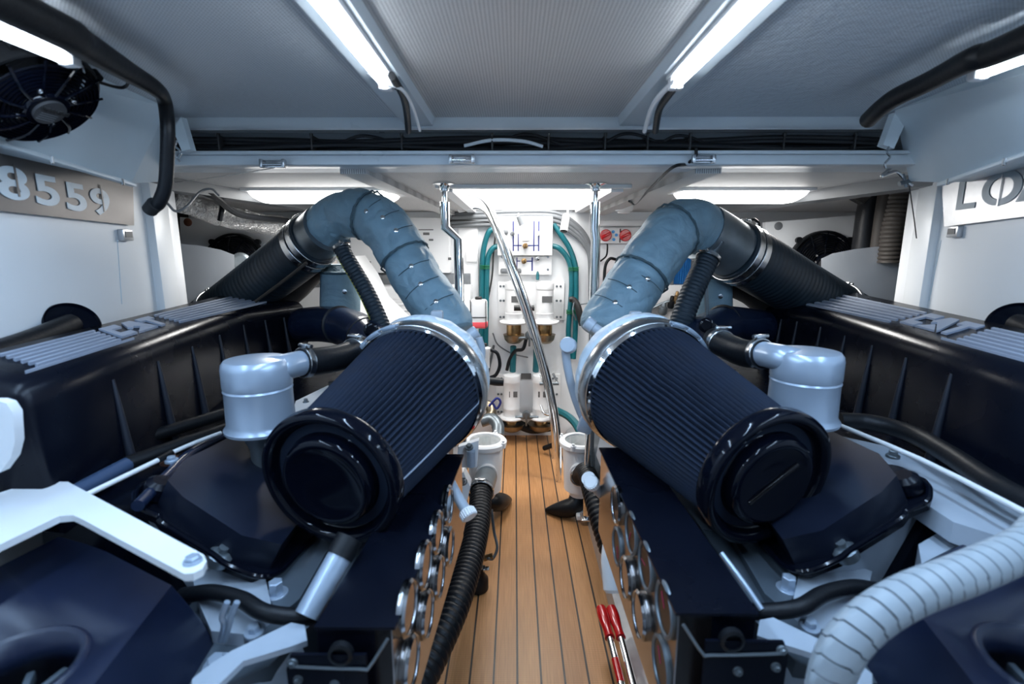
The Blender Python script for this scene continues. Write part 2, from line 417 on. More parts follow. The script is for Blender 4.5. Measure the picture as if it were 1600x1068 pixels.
# hatch trunk above the ladder
b = new()
for x, wd in ((HX0 - 0.01, 0.02), (HX1 + 0.01, 0.02)): box(b, (x, (HY0 + HY1) / 2, 2.112), (wd, HY1 - HY0, 0.466))
box(b, ((HX0 + HX1) / 2, HY0 - 0.01, 2.12), (HX1 - HX0 + 0.04, 0.02, 0.44)); box(b, ((HX0 + HX1) / 2, HY1 + 0.02, 2.12), (HX1 - HX0 + 0.04, 0.04, 0.46))
box(b, ((HX0 + HX1) / 2, (HY0 + HY1) / 2, 2.36), (HX1 - HX0 + 0.1, HY1 - HY0 + 0.1, 0.02))
struct('trim_hatch_trunk', b, 'white_paint')
hl = empty('hatch_light', (0.09, 3.45, 2.34), 'bright light panel up inside the hatch trunk above the ladder rail', 'ceiling light')
b = new(); box(b, (0.09, 3.45, 2.335), (0.70, 0.95, 0.03), None, 0.006); obj('light_housing', b, 'plastic_white', hl)
b = new(); box(b, (0.09, 3.45, 2.314), (0.66, 0.90, 0.012), None, 0.003); obj('diffuser', b, 'hatch_glow', hl)
area('hatch_lamp', (0.09, 3.45, 2.30), 0.62, 0.86, E_HATCH, WARM).parent = None
# bright framing around the hatch opening and fore-and-aft ceiling battens
b = new(); z = zf(HY0)
box(b, (0.09, HY0 - 0.03, z - 0.008), (HX1 - HX0 + 0.16, 0.05, 0.016)); box(b, (HX0 - 0.026, 3.31, zf(3.31) - 0.008), (0.06, 1.5, 0.022)); box(b, (HX1 + 0.026, 3.31, zf(3.31) - 0.008), (0.06, 1.5, 0.022))
struct('trim_hatch_frame', b, 'white_paint')
for k, (xa, xb, wd) in enumerate(((-0.62, -0.52, 0.10), (0.74, 0.66, 0.10), (-1.62, -1.28, 0.10), (1.80, 1.42, 0.12))):
    ya, yb = 2.0, 4.08
    if k >= 2: ya, yb = 2.0, 3.5
    b = new(); t = 0.028 if k < 2 else 0.055
    hexa(b, [V((xa - wd / 2, ya, zf(ya) - t)), V((xa + wd / 2, ya, zf(ya) - t)), V((xb + wd / 2, yb, zf(yb) - t)), V((xb - wd / 2, yb, zf(yb) - t)),
             V((xa - wd / 2, ya, zf(ya) + 0.01)), V((xa + wd / 2, ya, zf(ya) + 0.01)), V((xb + wd / 2, yb, zf(yb) + 0.01)), V((xb - wd / 2, yb, zf(yb) + 0.01))])
    struct('trim_%d' % (11 + k), b, 'ceiling_white' if k < 2 else 'plastic_grey')
# transverse deck beam with its open cable shelf
b = new(); box(b, (0.05, 1.90, 2.03), (3.4, 0.05, 0.045), None, 0.003); struct('beam_wall_face', b, 'beam_paint').name = 'trim_15'
b = new(); box(b, (0.05, 1.862, 2.006), (3.4, 0.018, 0.006)); struct('trim_16', b, 'aluminium')
b = new(); box(b, (0.05, 2.02, 1.98), (3.4, 0.02, 0.14)); struct('trim_17', b, 'beam_paint')
b = new(); box(b, (0.05, 1.945, 1.932), (3.4, 0.15, 0.012), None, 0.003); struct('trim_18', b, 'beam_paint')
b = new(); box(b, (0.05, 1.935, 1.909), (3.4, 0.09, 0.034), None, 0.004); box(b, (0.05, 2.03, 1.900), (3.4, 0.12, 0.012)); struct('trim_19', b, 'beam_paint')

# ================================================================== NEAR CEILING LIGHTS
def tube_light(x, yend, ylen, z, label, grp, e, rail_w=(0.09, 0.0)):
    t = empty('tube_light', (x, yend - ylen / 2, z), label, 'ceiling light', grp)
    b = new(); box(b, (x, yend - ylen / 2, z + 0.018), (0.045, ylen + 0.05, 0.012), None, 0.003); obj('batten_base', b, 'plastic_white', t)
    b = new(); cyl(b, (x, yend - ylen, z), (x, yend, z), 0.013, 20); obj('light_tube', b, 'tube_glow', t)
    for k, y in enumerate((yend + 0.012, yend - ylen - 0.012)):
        b = new(); box(b, (x, y, z + 0.004), (0.036, 0.026, 0.036), None, 0.006); obj('end_cap', b, 'plastic_white', t)
    area('tube_lamp', (x, yend - ylen / 2, z - 0.016), 0.022, ylen, e, COOL)
    return t
for nm, x0, x1 in (('trim_20', -0.385, -0.29), ('trim_21', 0.37, 0.475)):
    b = new(); hexa(b, [V(p) for p in ((x0, -1.2, 2.035), (x1, -1.2, 2.035), (x1, 1.93, 2.020), (x0, 1.93, 2.020), (x0 - .01, -1.2, 2.06), (x1 + .01, -1.2, 2.06), (x1 + .01, 1.93, 2.06), (x0 - .01, 1.93, 2.06))])
    bevel_all(b, 0.006); struct(nm, b, 'beam_paint')
tube_light(-0.325, 1.345, 1.2, 2.002, 'left of the two glowing tube lights on the ceiling above the walkway', 'tube lights over the walkway', E_TUBE)
tube_light(0.405, 1.345, 1.2, 2.002, 'right of the two glowing tube lights on the ceiling above the walkway', 'tube lights over the walkway', E_TUBE)
tube_light(-0.945, 1.135, 1.2, 1.990, 'glowing tube light above the fan in the left duct box', 'tube lights over the duct boxes', E_SIDE)
tube_light(1.065, 1.235, 1.2, 1.990, 'glowing tube light above the fan in the right duct box', 'tube lights over the duct boxes', E_SIDE)
# perimeter battens the side lights sit on
for nm, xa, xb in (('trim_22', -0.93, -1.30), ('trim_23', 1.03, 1.42)):
    b = new(); s = 1 if xa > 0 else -1
    hexa(b, [V((xa - .045, -1.2, 2.02)), V((xa + .045, -1.2, 2.02)), V((xb + .045 , 1.90, 2.00)), V((xb - .045, 1.90, 2.00)), V((xa - .055, -1.2, 2.06)), V((xa + .055, -1.2, 2.06)), V((xb + .055, 1.90, 2.06)), V((xb - .055, 1.90, 2.06))])
    struct(nm, b, 'beam_paint')

# wires beside the walkway lights
def wire(name, pts, r, m, label, cat, grp=None, n=8, sub=8):
    b = new(); tube(b, pts, r, n, sub); o = obj(name, b, m); return tag(o, label, cat, grp)
pts = [PZ(505, -10, 2.03), PZ(540, 50, 2.03), PZ(556, 80, 2.035), PZ(570, 108, 2.03), PZ(596, 128, 2.0), PZ(628, 140, 1.99), PZ(645, 168, 1.985), PZ(656, 204, 1.965)]
lw = empty('light_cable', pts[0], 'white cable looping from the left walkway tube light, held by red clips', 'cable')
b = new(); tube(b, pts, 0.0045, 8); obj('sheath', b, 'plastic_white', lw)
for u, v in ((540, 54), (596, 131), (508, 2)):
    p = PZ(u, v, 2.03); b = new(); box(b, p, (0.022, 0.014, 0.02), None, 0.003); obj('clip', b, 'red', lw)
b = new(); L = catmull(pts[4:6], 6)
for q in L[1:6]: lathe(b, q, (L[-1] - L[0]), [(0.0062, 0), (0.0062, 0.003)], 10)
obj('spiral_mark', b, 'ink', lw)
pts = [PZ(1172, -5, 2.03), PZ(1140, 40, 2.03), PZ(1105, 80, 2.03), PZ(1078, 110, 2.01), PZ(1045, 135, 2.0), PZ(1020, 165, 1.985), PZ(1007, 205, 1.965)]
rw = empty('light_cable', pts[0], 'white cable running down from the right walkway tube light', 'cable')
b = new(); tube(b, pts, 0.007, 8); obj('sheath', b, 'plastic_white', rw)
p = PZ(1132, 47, 2.025); b = new(); box(b, p, (0.022, 0.014, 0.02), None, 0.003); obj('clip', b, 'red', rw)
wire('black_cable', [PZ(612, 118, 2.0), PZ(630, 150, 1.995), PZ(636, 178, 1.985), PZ(638, 205, 1.962)], 0.010, 'rubber', 'black cable dropping from the left tube light to the cable shelf', 'cable')
wire('black_cable', [PZ(1066, 122, 2.0), PZ(1045, 148, 1.995), PZ(1030, 172, 1.985), PZ(1024, 205, 1.962)], 0.010, 'rubber', 'black cable dropping from the right tube light to the cable shelf', 'cable')
# dark blue light-housing lines
wire('conduit', [PZ(505, -20, 2.03), PZ(556, 62, 2.03), PZ(612, 145, 2.03)], 0.006, 'blue_line', 'dark blue housing edge along the left walkway tube light', 'conduit')
wire('conduit', [PZ(1180, -10, 2.03), PZ(1128, 52, 2.03), PZ(1082, 110, 2.03)], 0.006, 'blue_line', 'dark blue housing edge along the right walkway tube light', 'conduit')

# ================================================================== CABLES ON THE SHELF
cab = [('rubber', 0.010), ('rubber', 0.008), ('rubber', 0.007), ('rubber', 0.009), ('rubber', 0.006), ('beam_paint', 0.006), ('rubber', 0.008), ('rubber', 0.007), ('rubber', 0.010)]
for i, (m, r) in enumerate(cab):
    pts = []; ph = random.random() * 6
    for k in range(13):
        x = -1.25 + 2.6 * k / 12
        pts.append(V((x, 1.885 + 0.05 * ((i % 3) / 2) + 0.012 * math.sin(ph + k), 1.9465 + 0.012 * (i // 3) + 0.012 * (0.5 + 0.5 * math.sin(ph * 2 + k * 1.3)))))
    col = 'pale' if m != 'rubber' else 'black'
    tag_l = 'pale cable among the black ones on the shelf under the ceiling beam' if m != 'rubber' else 'black cable in the long bundle on the shelf under the ceiling beam'
    wire('shelf_cable', pts, r, m, tag_l, 'cable', 'cables bundled on the beam shelf', 8, 5)
for x0, x1, h, lb in ((-0.62, -0.42, 0.022, 'thin black cable arching above the bundle left of the walkway light'), (0.32, 0.52, 0.028, 'black cable arching above the bundle beside the right tube light'), (0.52, 0.68, 0.022, 'low black cable arch above the bundle toward its right end'), (-0.05, 0.16, 0.026, 'black cable arch above the middle of the cable bundle')):
    wire('looped_cable', [V((x0, 1.88, 1.965)), V((x0 + (x1 - x0) * .3, 1.878, 1.965 + h)), V((x0 + (x1 - x0) * .6, 1.878, 1.965 + h * .9)), V((x1, 1.88, 1.962))], 0.0055, 'rubber', lb, 'cable')
wire('looped_cable', [V((-0.18, 1.876, 1.955)), V((-0.08, 1.868, 1.972)), V((0.03, 1.868, 1.968)), V((0.1, 1.876, 1.952))], 0.006, 'beam_paint', 'pale cable arching in front of the black bundle left of centre', 'cable')
TIE = ['at the far left end', 'above the left batten light', 'left of the left tube light', 'right of the left tube light', 'at the middle of the beam', 'left of the right tube light', 'right of the right tube light', 'above the right latch', 'above the right batten light', 'at the far right end']
for i, x in enumerate((-1.05, -0.72, -0.40, -0.08, 0.12, 0.32, 0.47, 0.62, 0.95, 1.2)):
    b = new(); box(b, (x, 1.905, 1.965), (0.007, 0.085, 0.052), None, 0.003); box(b, (x, 1.868, 1.99), (0.010, 0.012, 0.012), None, 0.002)
    tag(obj('cable_tie', b, 'ink'), 'black cable tie around the shelf cable bundle, ' + TIE[i], 'cable tie', 'cable ties on the bundle')
# latch plates on the lower beam
def latch(u, v, wd, label):
    c = P(u, v, 1.868); t = empty('latch', c, label, 'latch', 'latches on the ceiling beam')
    b = new(); box(b, c, (wd, 0.012, 0.026), None, 0.003); obj('base_plate', b, 'steel', t)
    b = new(); cyl(b, c + V((-wd * .42, -0.012, -0.004)), c + V((wd * .42, -0.012, -0.004)), 0.005, 10); obj('pin', b, 'chrome', t)
    for s in (-1, 1): b = new(); box(b, c + V((s * wd * .44, -0.010, 0)), (0.012, 0.018, 0.03), None, 0.003); obj('bracket', b, 'steel', t)
latch(428, 256, 0.09, 'steel latch under the ceiling beam left of the insulated pipe')
latch(722, 249, 0.09, 'steel latch under the middle of the ceiling beam')
latch(1098, 249, 0.08, 'steel latch under the ceiling beam right of the middle')
wire('black_cable', [P(1088, 232, 1.86), P(1086, 245, 1.862), P(1072, 256, 1.90), PZ(1050, 262, 1.88), PZ(1020, 290, 1.87), PZ(993, 318, 1.865), PZ(983, 314, 1.85)], 0.006, 'rubber', 'black cable crossing the beam and running aft along the ceiling batten', 'cable')

# ================================================================== FAR BATTEN LIGHTS
def batten(u0, u1, v, Y, label):
    z = zf(Y) - 0.012; a = P(u0, v, Y); c = P(u1, v, Y); x0, x1, y = a.x, c.x, Y
    t = empty('batten_light', ((x0 + x1) / 2, y, z), label, 'ceiling light', 'batten lights on the far ceiling')
    b = new(); box(b, ((x0 + x1) / 2, y, z + 0.008), (x1 - x0 + 0.06, 0.20, 0.02), None, 0.004); obj('fixture_base', b, 'plastic_white', t)
    b = new(); L = x1 - x0; rings = []
    prof = [(-0.085, 0), (-0.08, -0.035), (-0.05, -0.052), (0, -0.058), (0.05, -0.052), (0.08, -0.035), (0.085, 0)]
    for k, (dx, s) in enumerate(((0, 0.15), (0.012, 0.6), (0.04, 0.9), (0.08, 1), (L - 0.08, 1), (L - 0.04, 0.9), (L - 0.012, 0.6), (L, 0.15))):
        rings.append([b.verts.new(V((x0 + dx, y + py, z + pz * s))) for py, pz in prof])
    for A, B in zip(rings, rings[1:]):
        for i in range(len(prof) - 1): b.faces.new((A[i], A[i + 1], B[i + 1], B[i]))
    for R in (rings[0], rings[-1]): b.faces.new(R)
    obj('diffuser', b, 'batten_glow', t)
    area('batten_lamp', ((x0 + x1) / 2, y, z - 0.066), L * 0.9, 0.15, E_BATTEN, WARM)
batten(400, 622, 309, 2.72, 'glowing batten light on the far ceiling behind the left insulated pipe')
batten(1060, 1250, 305, 2.72, 'glowing batten light on the far ceiling above the right insulated pipe')

# ================================================================== DUCT BOXES WITH FANS, PLATES
def fan(center, n, up, R, label, grp, blades=True, logo=True, parent_label=None, dark='gloss_black'):
    n = n.normalized(); x = up.cross(n).normalized(); y = n.cross(x)
    t = empty('axial_fan', center, label, 'fan', grp)
    b = new(); lathe(b, center - n * 0.02, n, [(R * 0.97, 0), (R, 0.004), (R, 0.03), (R * 0.985, 0.038), (R * 0.95, 0.04), (R * 0.93, 0.03), (R * 0.93, 0)], 48, cap=False)
    for k in range(4):
        th = PI / 4 + k * PI / 2; p = center + (x * math.cos(th) + y * math.sin(th)) * R * 1.03
        lathe(b, p - n * 0.015, n, [(R * 0.09, 0), (R * 0.09, 0.02)], 14)
    obj('shroud', b, 'rubber', t)
    b = new()
    for k in range(1, 9):
        r = R * (0.36 + 0.57 * k / 9); zz = 0.045 - 0.012 * (k / 9) ** 2
        lathe(b, center + n * (zz - 0.003), n, [(r - 0.0022, 0), (r + 0.0022, 0), (r + 0.0022, 0.005), (r - 0.0022, 0.005), (r - 0.0022, 0)], 48, cap=False)
    for k in range(12):
        th = 2 * PI * k / 12; d = x * math.cos(th) + y * math.sin(th); q = x * math.cos(th + .25) + y * math.sin(th + .25)
        tube(b, [center + q * R * 0.32 + n * 0.05, center + (d + q).normalized() * R * 0.65 + n * 0.046, center + d * R * 0.96 + n * 0.032], 0.0032, 6, 5)
    obj('guard_grille', b, dark, t)
    b = new(); lathe(b, center - n * 0.005, n, [(R * 0.30, 0), (R * 0.36, 0.03), (R * 0.36, 0.052), (R * 0.33, 0.058), (0, 0.058)], 36); obj('motor_hub', b, dark, t)
    b = new(); lathe(b, center + n * 0.053, n, [(R * 0.25, 0), (R * 0.25, 0.0065), (0, 0.0065)], 36); lab = obj('hub_label', b, 'hub_grey', t); lab['label'] = 'grey round hub label'
    if logo:
        text_mesh('label_text', 'WARNING', R * 0.105, center + n * 0.0605 - x * R * 0.22 + y * R * 0.03, x, y, 'ink', lab, off=0.0006)
        for k in range(4):
            bb = new(); box(bb, center + n * 0.060 + y * R * (-0.03 - 0.045 * k), (R * 0.3, R * 0.008, 0.001), basis(x, y, n)); obj('text_line', bb, 'plastic_grey', lab)
    for k in range(4):
        th = PI / 4 + k * PI / 2; p = center + (x * math.cos(th) + y * math.sin(th)) * R * 0.42 + n * 0.045
        bolt('screw', p, n, 0.005, 'chrome', t, 0.005)
    b = new()
    for k in range(7):
        th = 2 * PI * k / 7; d0 = x * math.cos(th) + y * math.sin(th); d1 = x * math.cos(th + .5) + y * math.sin(th + .5); d2 = x * math.cos(th + .25) + y * math.sin(th + .25); d3 = x * math.cos(th + .85) + y * math.sin(th + .85)
        hexa(b, [center + d0 * R * .34 - n * .0, center + d1 * R * .34 + n * .02, center + d3 * R * .9 + n * .018, center + d2 * R * .9 - n * .004,
                 center + d0 * R * .34 + n * .002, center + d1 * R * .34 + n * .022, center + d3 * R * .9 + n * .02, center + d2 * R * .9 - n * .002])
    obj('blades', b, 'rubber', t).name = 'impeller'
    b = new(); lathe(b, center - n * 0.03, n, [(R * 0.92, 0), (R * 0.92, 0.003)], 40); obj('back_disc', b, 'dark', t)
    return t
def duct_box(side, TR, BR, C3, A0, T0, wall_pp, label):
    """TR/BR far corners of the sloping face; A0/T0 near bottom/top."""
    t = empty('air_duct_box', (TR + BR) / 2, label, 'duct box', 'duct boxes under the ceiling')
    b = new(); s = side
    back_b = V((BR.x + s * 0.25, BR.y + 0.25, BR.z)); 
    top = lambda p: V((p.x, p.y, 2.049))
    vs = {k: b.verts.new(p) for k, p in dict(A=A0, T=top(T0), R=top(TR), B=BR, C=C3, RC=top(V((C3.x + s * .02, C3.y, 0))), AO=V((A0.x + s * .35, A0.y, A0.z)), TO=top(V((A0.x + s * .35, A0.y, 0))), CO=V((C3.x + s * .3, C3.y, C3.z)), RO=top(V((C3.x + s * .3, C3.y, 0)))).items()}
    for f in (('A', 'B', 'R', 'T'), ('B', 'C', 'R'), ('C', 'RC', 'R'), ('C', 'CO', 'RO', 'RC'), ('A', 'T', 'TO', 'AO'), ('T', 'R', 'RC', 'RO', 'TO'), ('A', 'AO', 'CO', 'C', 'B'), ('AO', 'TO', 'RO', 'CO')):
        b.faces.new([vs[k] for k in f])
    obj('duct_casing', b, 'duct_paint', t, 15)
    b = new(); d = (BR - A0).normalized(); c = (A0 + BR) / 2
    nn = V((-s, 0, 0)); nn = (nn - d * nn.dot(d)).normalized()
    box(b, c + nn * 0.006 + V((0, 0, -0.006)), ((BR - A0).length, 0.022, 0.012), basis(d, nn, d.cross(nn)), 0.002); obj('bottom_flange', b, 'duct_paint', t)
    for k in range(5):
        q = A0.lerp(BR, 0.15 + 0.2 * k) + nn * 0.016; b = new(); lathe(b, q, V((0, 0, -1)), [(0.005, 0), (0.005, 0.018), (0.003, 0.02)], 8); obj('flange_screw', b, 'steel', t)
    return t
# left box
WL0 = P(0, 222, 1.28)
BRl = P(205, 286, 1.74); TRl = PZ(262, 168, 2.049); C3l = P(247, 284, 1.95)
T0l = V((TRl.x + 0.10, 0.4, 2.049)); A0l = WL0 + (WL0 - BRl) * ((WL0.y - 0.4) / (BRl.y - WL0.y))
duct_box(-1, TRl, BRl, C3l, A0l, T0l, WLp, 'blue grey duct box with a fan above the numbered plate on the left')
nL = (BRl - A0l).cross(T0l - A0l).normalized(); nL = nL if nL.x > 0 else -nL
BRr = P(1473, 285, 1.82); TRr = PZ(1398, 172, 2.049); C3r = P(1421, 283, 2.0)
WR0 = P(1600, 240, 1.42)
A0r = WR0 + (WR0 - BRr) * ((WR0.y - 0.4) / (BRr.y - WR0.y)); T0r = V((TRr.x - 0.10, 0.4, 2.049))
duct_box(1, TRr, BRr, C3r, A0r, T0r, WRp, 'blue grey duct box with a fan above the lettered plate on the right')
nR = (BRr - A0r).cross(T0r - A0r).normalized(); nR = nR if nR.x < 0 else -nR
cL = PP(45, 138, BRl, nL); cR = PP(1648, 145, BRr, nR)
fan(cL + nL * 0.01, nL, V((0, 0, 1)) - nL * nL.z, 0.135, 'black fan with a round hub label in the left duct box', 'duct box fans')
fan(cR + nR * 0.01, nR, V((0, 0, 1)) - nR * nR.z, 0.135, 'black fan in the right duct box, cut by the photo edge', 'duct box fans')
wire('fan_wire', [PP(128, 118, BRl + nL * .02, nL), PP(160, 130, BRl + nL * .02, nL), PP(190, 137, BRl + nL * .02, nL), PP(200, 128, BRl + nL * .03, nL), PP(190, 115, BRl + nL * .03, nL)], 0.004, 'rubber', 'thin black wire from the left duct box fan', 'wire')

# number plates
def plate(pp, sgn, corners, txt, tm, size, tx_at, label, cat, pm='plate_steel', xs=1.9):
    n = wall_normal(pp, sgn); base = pp[0]
    q = [PP(u, v, base + n * .01, n) - n * .004 for u, v in corners]    # tl, tr, br, bl
    t = empty('number_plate', (q[0] + q[2]) / 2, label, cat)
    b = new(); quadplate(b, q[0] + n * 0.006, q[1] + n * 0.006, q[2] + n * 0.006, q[3] + n * 0.006, 0.004); obj('steel_plate', b, pm, t)
    d = (q[1] - q[0]); d.z = 0; d.normalize()
    for ch, (u, v) in tx_at:
        o = PP(u, v, base + n * .0180, n)
        text_mesh('stencil_character', ch, size, o, d, V((0, 0, 1)), tm, t, off=size * 0.025, ext=0.0008, xs=xs)
    return t, n, d
tp, nl, dl = plate(WLp, -1, [(-160, 190), (205, 284), (207, 352), (-160, 312)], '', 'text_white', 0.118,
      (('8', (-1, 307)), ('5', (56, 317)), ('5', (104, 326)), ('9', (144, 332))), 'steel plate with white stencilled numbers 8559 under the left duct box', 'number plate')
for (u, v0, v1) in ((26, 258, 306), (160, 290, 330)):
    a = PP(u, v0, WLp[0] + nl * .0195, nl); c = PP(u, v1, WLp[0] + nl * .0195, nl)
    b = new(); box(b, (a + c) / 2, (0.006, 0.002, (a - c).length), basis(dl, nl, V((0, 0, 1)))); obj('stencil_bridge', b, 'plate_steel', tp)
tq, nr, dr = plate(WRp, 1, [(1474, 286), (1760, 215), (1760, 318), (1478, 354)], '', 'text_grey', 0.15,
      (('L', (1490, 327)), ('O', (1529, 322)), ('A', (1590, 313))), 'bright steel plate with grey stencilled letters under the right duct box', 'number plate', 'aluminium', 1.65)
for (u, v0, v1) in ((1562, 274, 321),):
    a = PP(u, v0, WRp[0] + nr * .0195, nr); c = PP(u, v1, WRp[0] + nr * .0195, nr)
    b = new(); box(b, (a + c) / 2, (0.007, 0.002, (a - c).length), basis(dr, nr, V((0, 0, 1)))); obj('stencil_bridge', b, 'aluminium', tq)
def readout(u, v, pp, n, d, label):
    c = PP(u, v, pp[0] + n * .02, n) - n * .01; t = empty('temperature_display', c, label, 'display', 'wall temperature displays'); M = basis(d, n, V((0, 0, 1)))
    b = new(); box(b, c, (0.070, 0.02, 0.042), M, 0.004); obj('display_case', b, 'aluminium', t)
    b = new(); box(b, c + n * 0.011 + V((0, 0, 0.002)), (0.046, 0.003, 0.022), M); obj('screen', b, 'label_grey', t)
readout(201, 367, WLp, nl, dl, 'small temperature display below the numbered plate on the left wall')
readout(1487, 362, WRp, nr, dr, 'small temperature display below the lettered plate on the right wall')
for pp, n, s, nm, us in ((WLp, nl, -1, 'trim_30', (183, 375, 190, 475)), (WRp, nr, 1, 'trim_31', (1471, 375, 1452, 470))):
    a = PP(us[0], us[1], pp[0], n) + n * 0.001; c = PP(us[2], us[3], pp[0], n) + n * 0.001
    b = new(); tube(b, [a, c], 0.0012, 6, 2); struct(nm, b, 'text_white')

# thick black trunk hoses along the ceiling edge
tr = empty('trunk_hose', PZ(200, 110, 2.0), 'thick black hose along the left ceiling edge, dropping in front of the duct box', 'hose')
b = new(); tube(b, [V((-0.84, 0.3, 1.995)), PZ(50, 25, 2.0), PZ(130, 70, 2.0), PZ(203, 114, 2.0), PZ(244, 139, 1.995), P(257, 158, 1.46), P(262, 200, 1.45), P(261, 250, 1.46), P(258, 290, 1.47), P(249, 315, 1.48), P(240, 324, 1.49)], 0.02, 14, 8, rf=lambda t, th, s: 0.032 - 0.014 * min(1, max(0, (t - 0.5) * 4))); obj('hose_body', b, 'rubber', tr)
b = new(); cyl(b, P(242, 318, 1.478), P(234, 328, 1.492), 0.020, 14); obj('hose_end', b, 'dark', tr)
b = new(); tube(b, [V((0.93, 0.3, 1.995)), PZ(1600, 62, 2.0), PZ(1520, 92, 2.0), PZ(1450, 128, 2.0), PZ(1400, 152, 1.995), PZ(1375, 170, 1.985), PZ(1357, 187, 1.975)], 0.026, 14, 8, rf=lambda t, th, s: 0.034 - 0.010 * min(1, max(0, (t - 0.4) * 3)))
tag(obj('trunk_hose', b, 'rubber'), 'thick black hose along the right ceiling edge, ending at the beam', 'hose')

# slanted pale blue brackets at the beam ends
def slant_bracket(uv, Y, label, sgn):
    t = empty('hanger_bracket', P(*uv[0], Y), label, 'bracket', 'slanted brackets at the beam ends')
    q = [P(u, v, Y) for u, v in uv]; b = new(); prism(b, q, V((0, 0.03, 0))); bevel_all(b, 0.003); obj('bracket_plate', b, 'duct_paint', t)
    c = (q[2] + q[3]) / 2
    b = new(); tube(b, [c, c + V((-.006, -.004, -.02)), c + V((.006, -.004, -.035)), c + V((-.008, -.004, -.055)), c + V((0, 0, -.07))], 0.0035, 6); obj('shackle', b, 'steel', t)
slant_bracket([(283, 182), (298, 233), (284, 236), (270, 202)], 1.80, 'slanted pale blue bracket with a shackle at the left beam end', -1)
slant_bracket([(1399, 175), (1414, 194), (1397, 232), (1380, 226)], 1.80, 'slanted pale blue bracket with a shackle at the right beam end', 1)
wire('wire_stay', [P(284, 240, 1.8), P(266, 282, 2.3)], 0.002, 'steel', 'thin wire stay hanging from the left slanted bracket', 'wire')
wire('wire_stay', [P(428, 262, 1.86), P(350, 275, 2.1), P(270, 285, 2.3)], 0.002, 'steel', 'thin wire running from the left latch to the ceiling corner', 'wire')
wire('wire_stay', [P(1420, 285, 2.0), P(1428, 340, 2.05), P(1432, 372, 2.08)], 0.0022, 'ink', 'thin dark wire stay in front of the right door jamb', 'wire')
wire('white_wire', [P(245, 300, 1.9), P(262, 318, 2.0), P(275, 330, 2.05), P(292, 322, 2.1), P(312, 300, 2.2), P(330, 295, 2.25), P(342, 305, 2.3)], 0.005, 'plastic_grey', 'grey wire looping out from the lower end of the left trunk hose', 'wire')
wire('black_cable', [P(262, 285, 2.35), P(330, 305, 2.5), P(375, 335, 2.75), P(450, 345, 3.1)], 0.016, 'rubber', 'black cable run along the top of the left ceiling corner', 'cable')
tt = empty('turnbuckle', P(1418, 280, 2.0), 'steel turnbuckle hooked up at the right beam corner', 'turnbuckle')
b = new(); tube(b, [P(1392, 262, 2.0), P(1378, 275, 2.0), P(1400, 268, 2.0), P(1415, 282, 2.0), P(1425, 290, 2.0)], 0.006, 8); obj('hook', b, 'steel', tt)
b = new(); cyl(b, P(1405, 287, 2.0), P(1430, 280, 2.0), 0.009, 10); cyl(b, P(1410, 272, 2.0), P(1416, 292, 2.0), 0.007, 10); obj('barrel', b, 'cast_steel', tt)

def PC(u, v, Z): return EYE + ray(u, v) * Z
def cutout(o, bm_cut):
    me = bpy.data.meshes.new('cut'); bm_cut.to_mesh(me); bm_cut.free(); c = bpy.data.objects.new('cut', me); SC.collection.objects.link(c)
    md = o.modifiers.new('b', 'BOOLEAN'); md.operation = 'DIFFERENCE'; md.object = c; md.solver = 'EXACT'
    bpy.context.view_layer.update(); dg = bpy.context.evaluated_depsgraph_get(); nm = bpy.data.meshes.new_from_object(o.evaluated_get(dg))
    o.modifiers.clear(); o.data = nm; bpy.data.objects.remove(c)

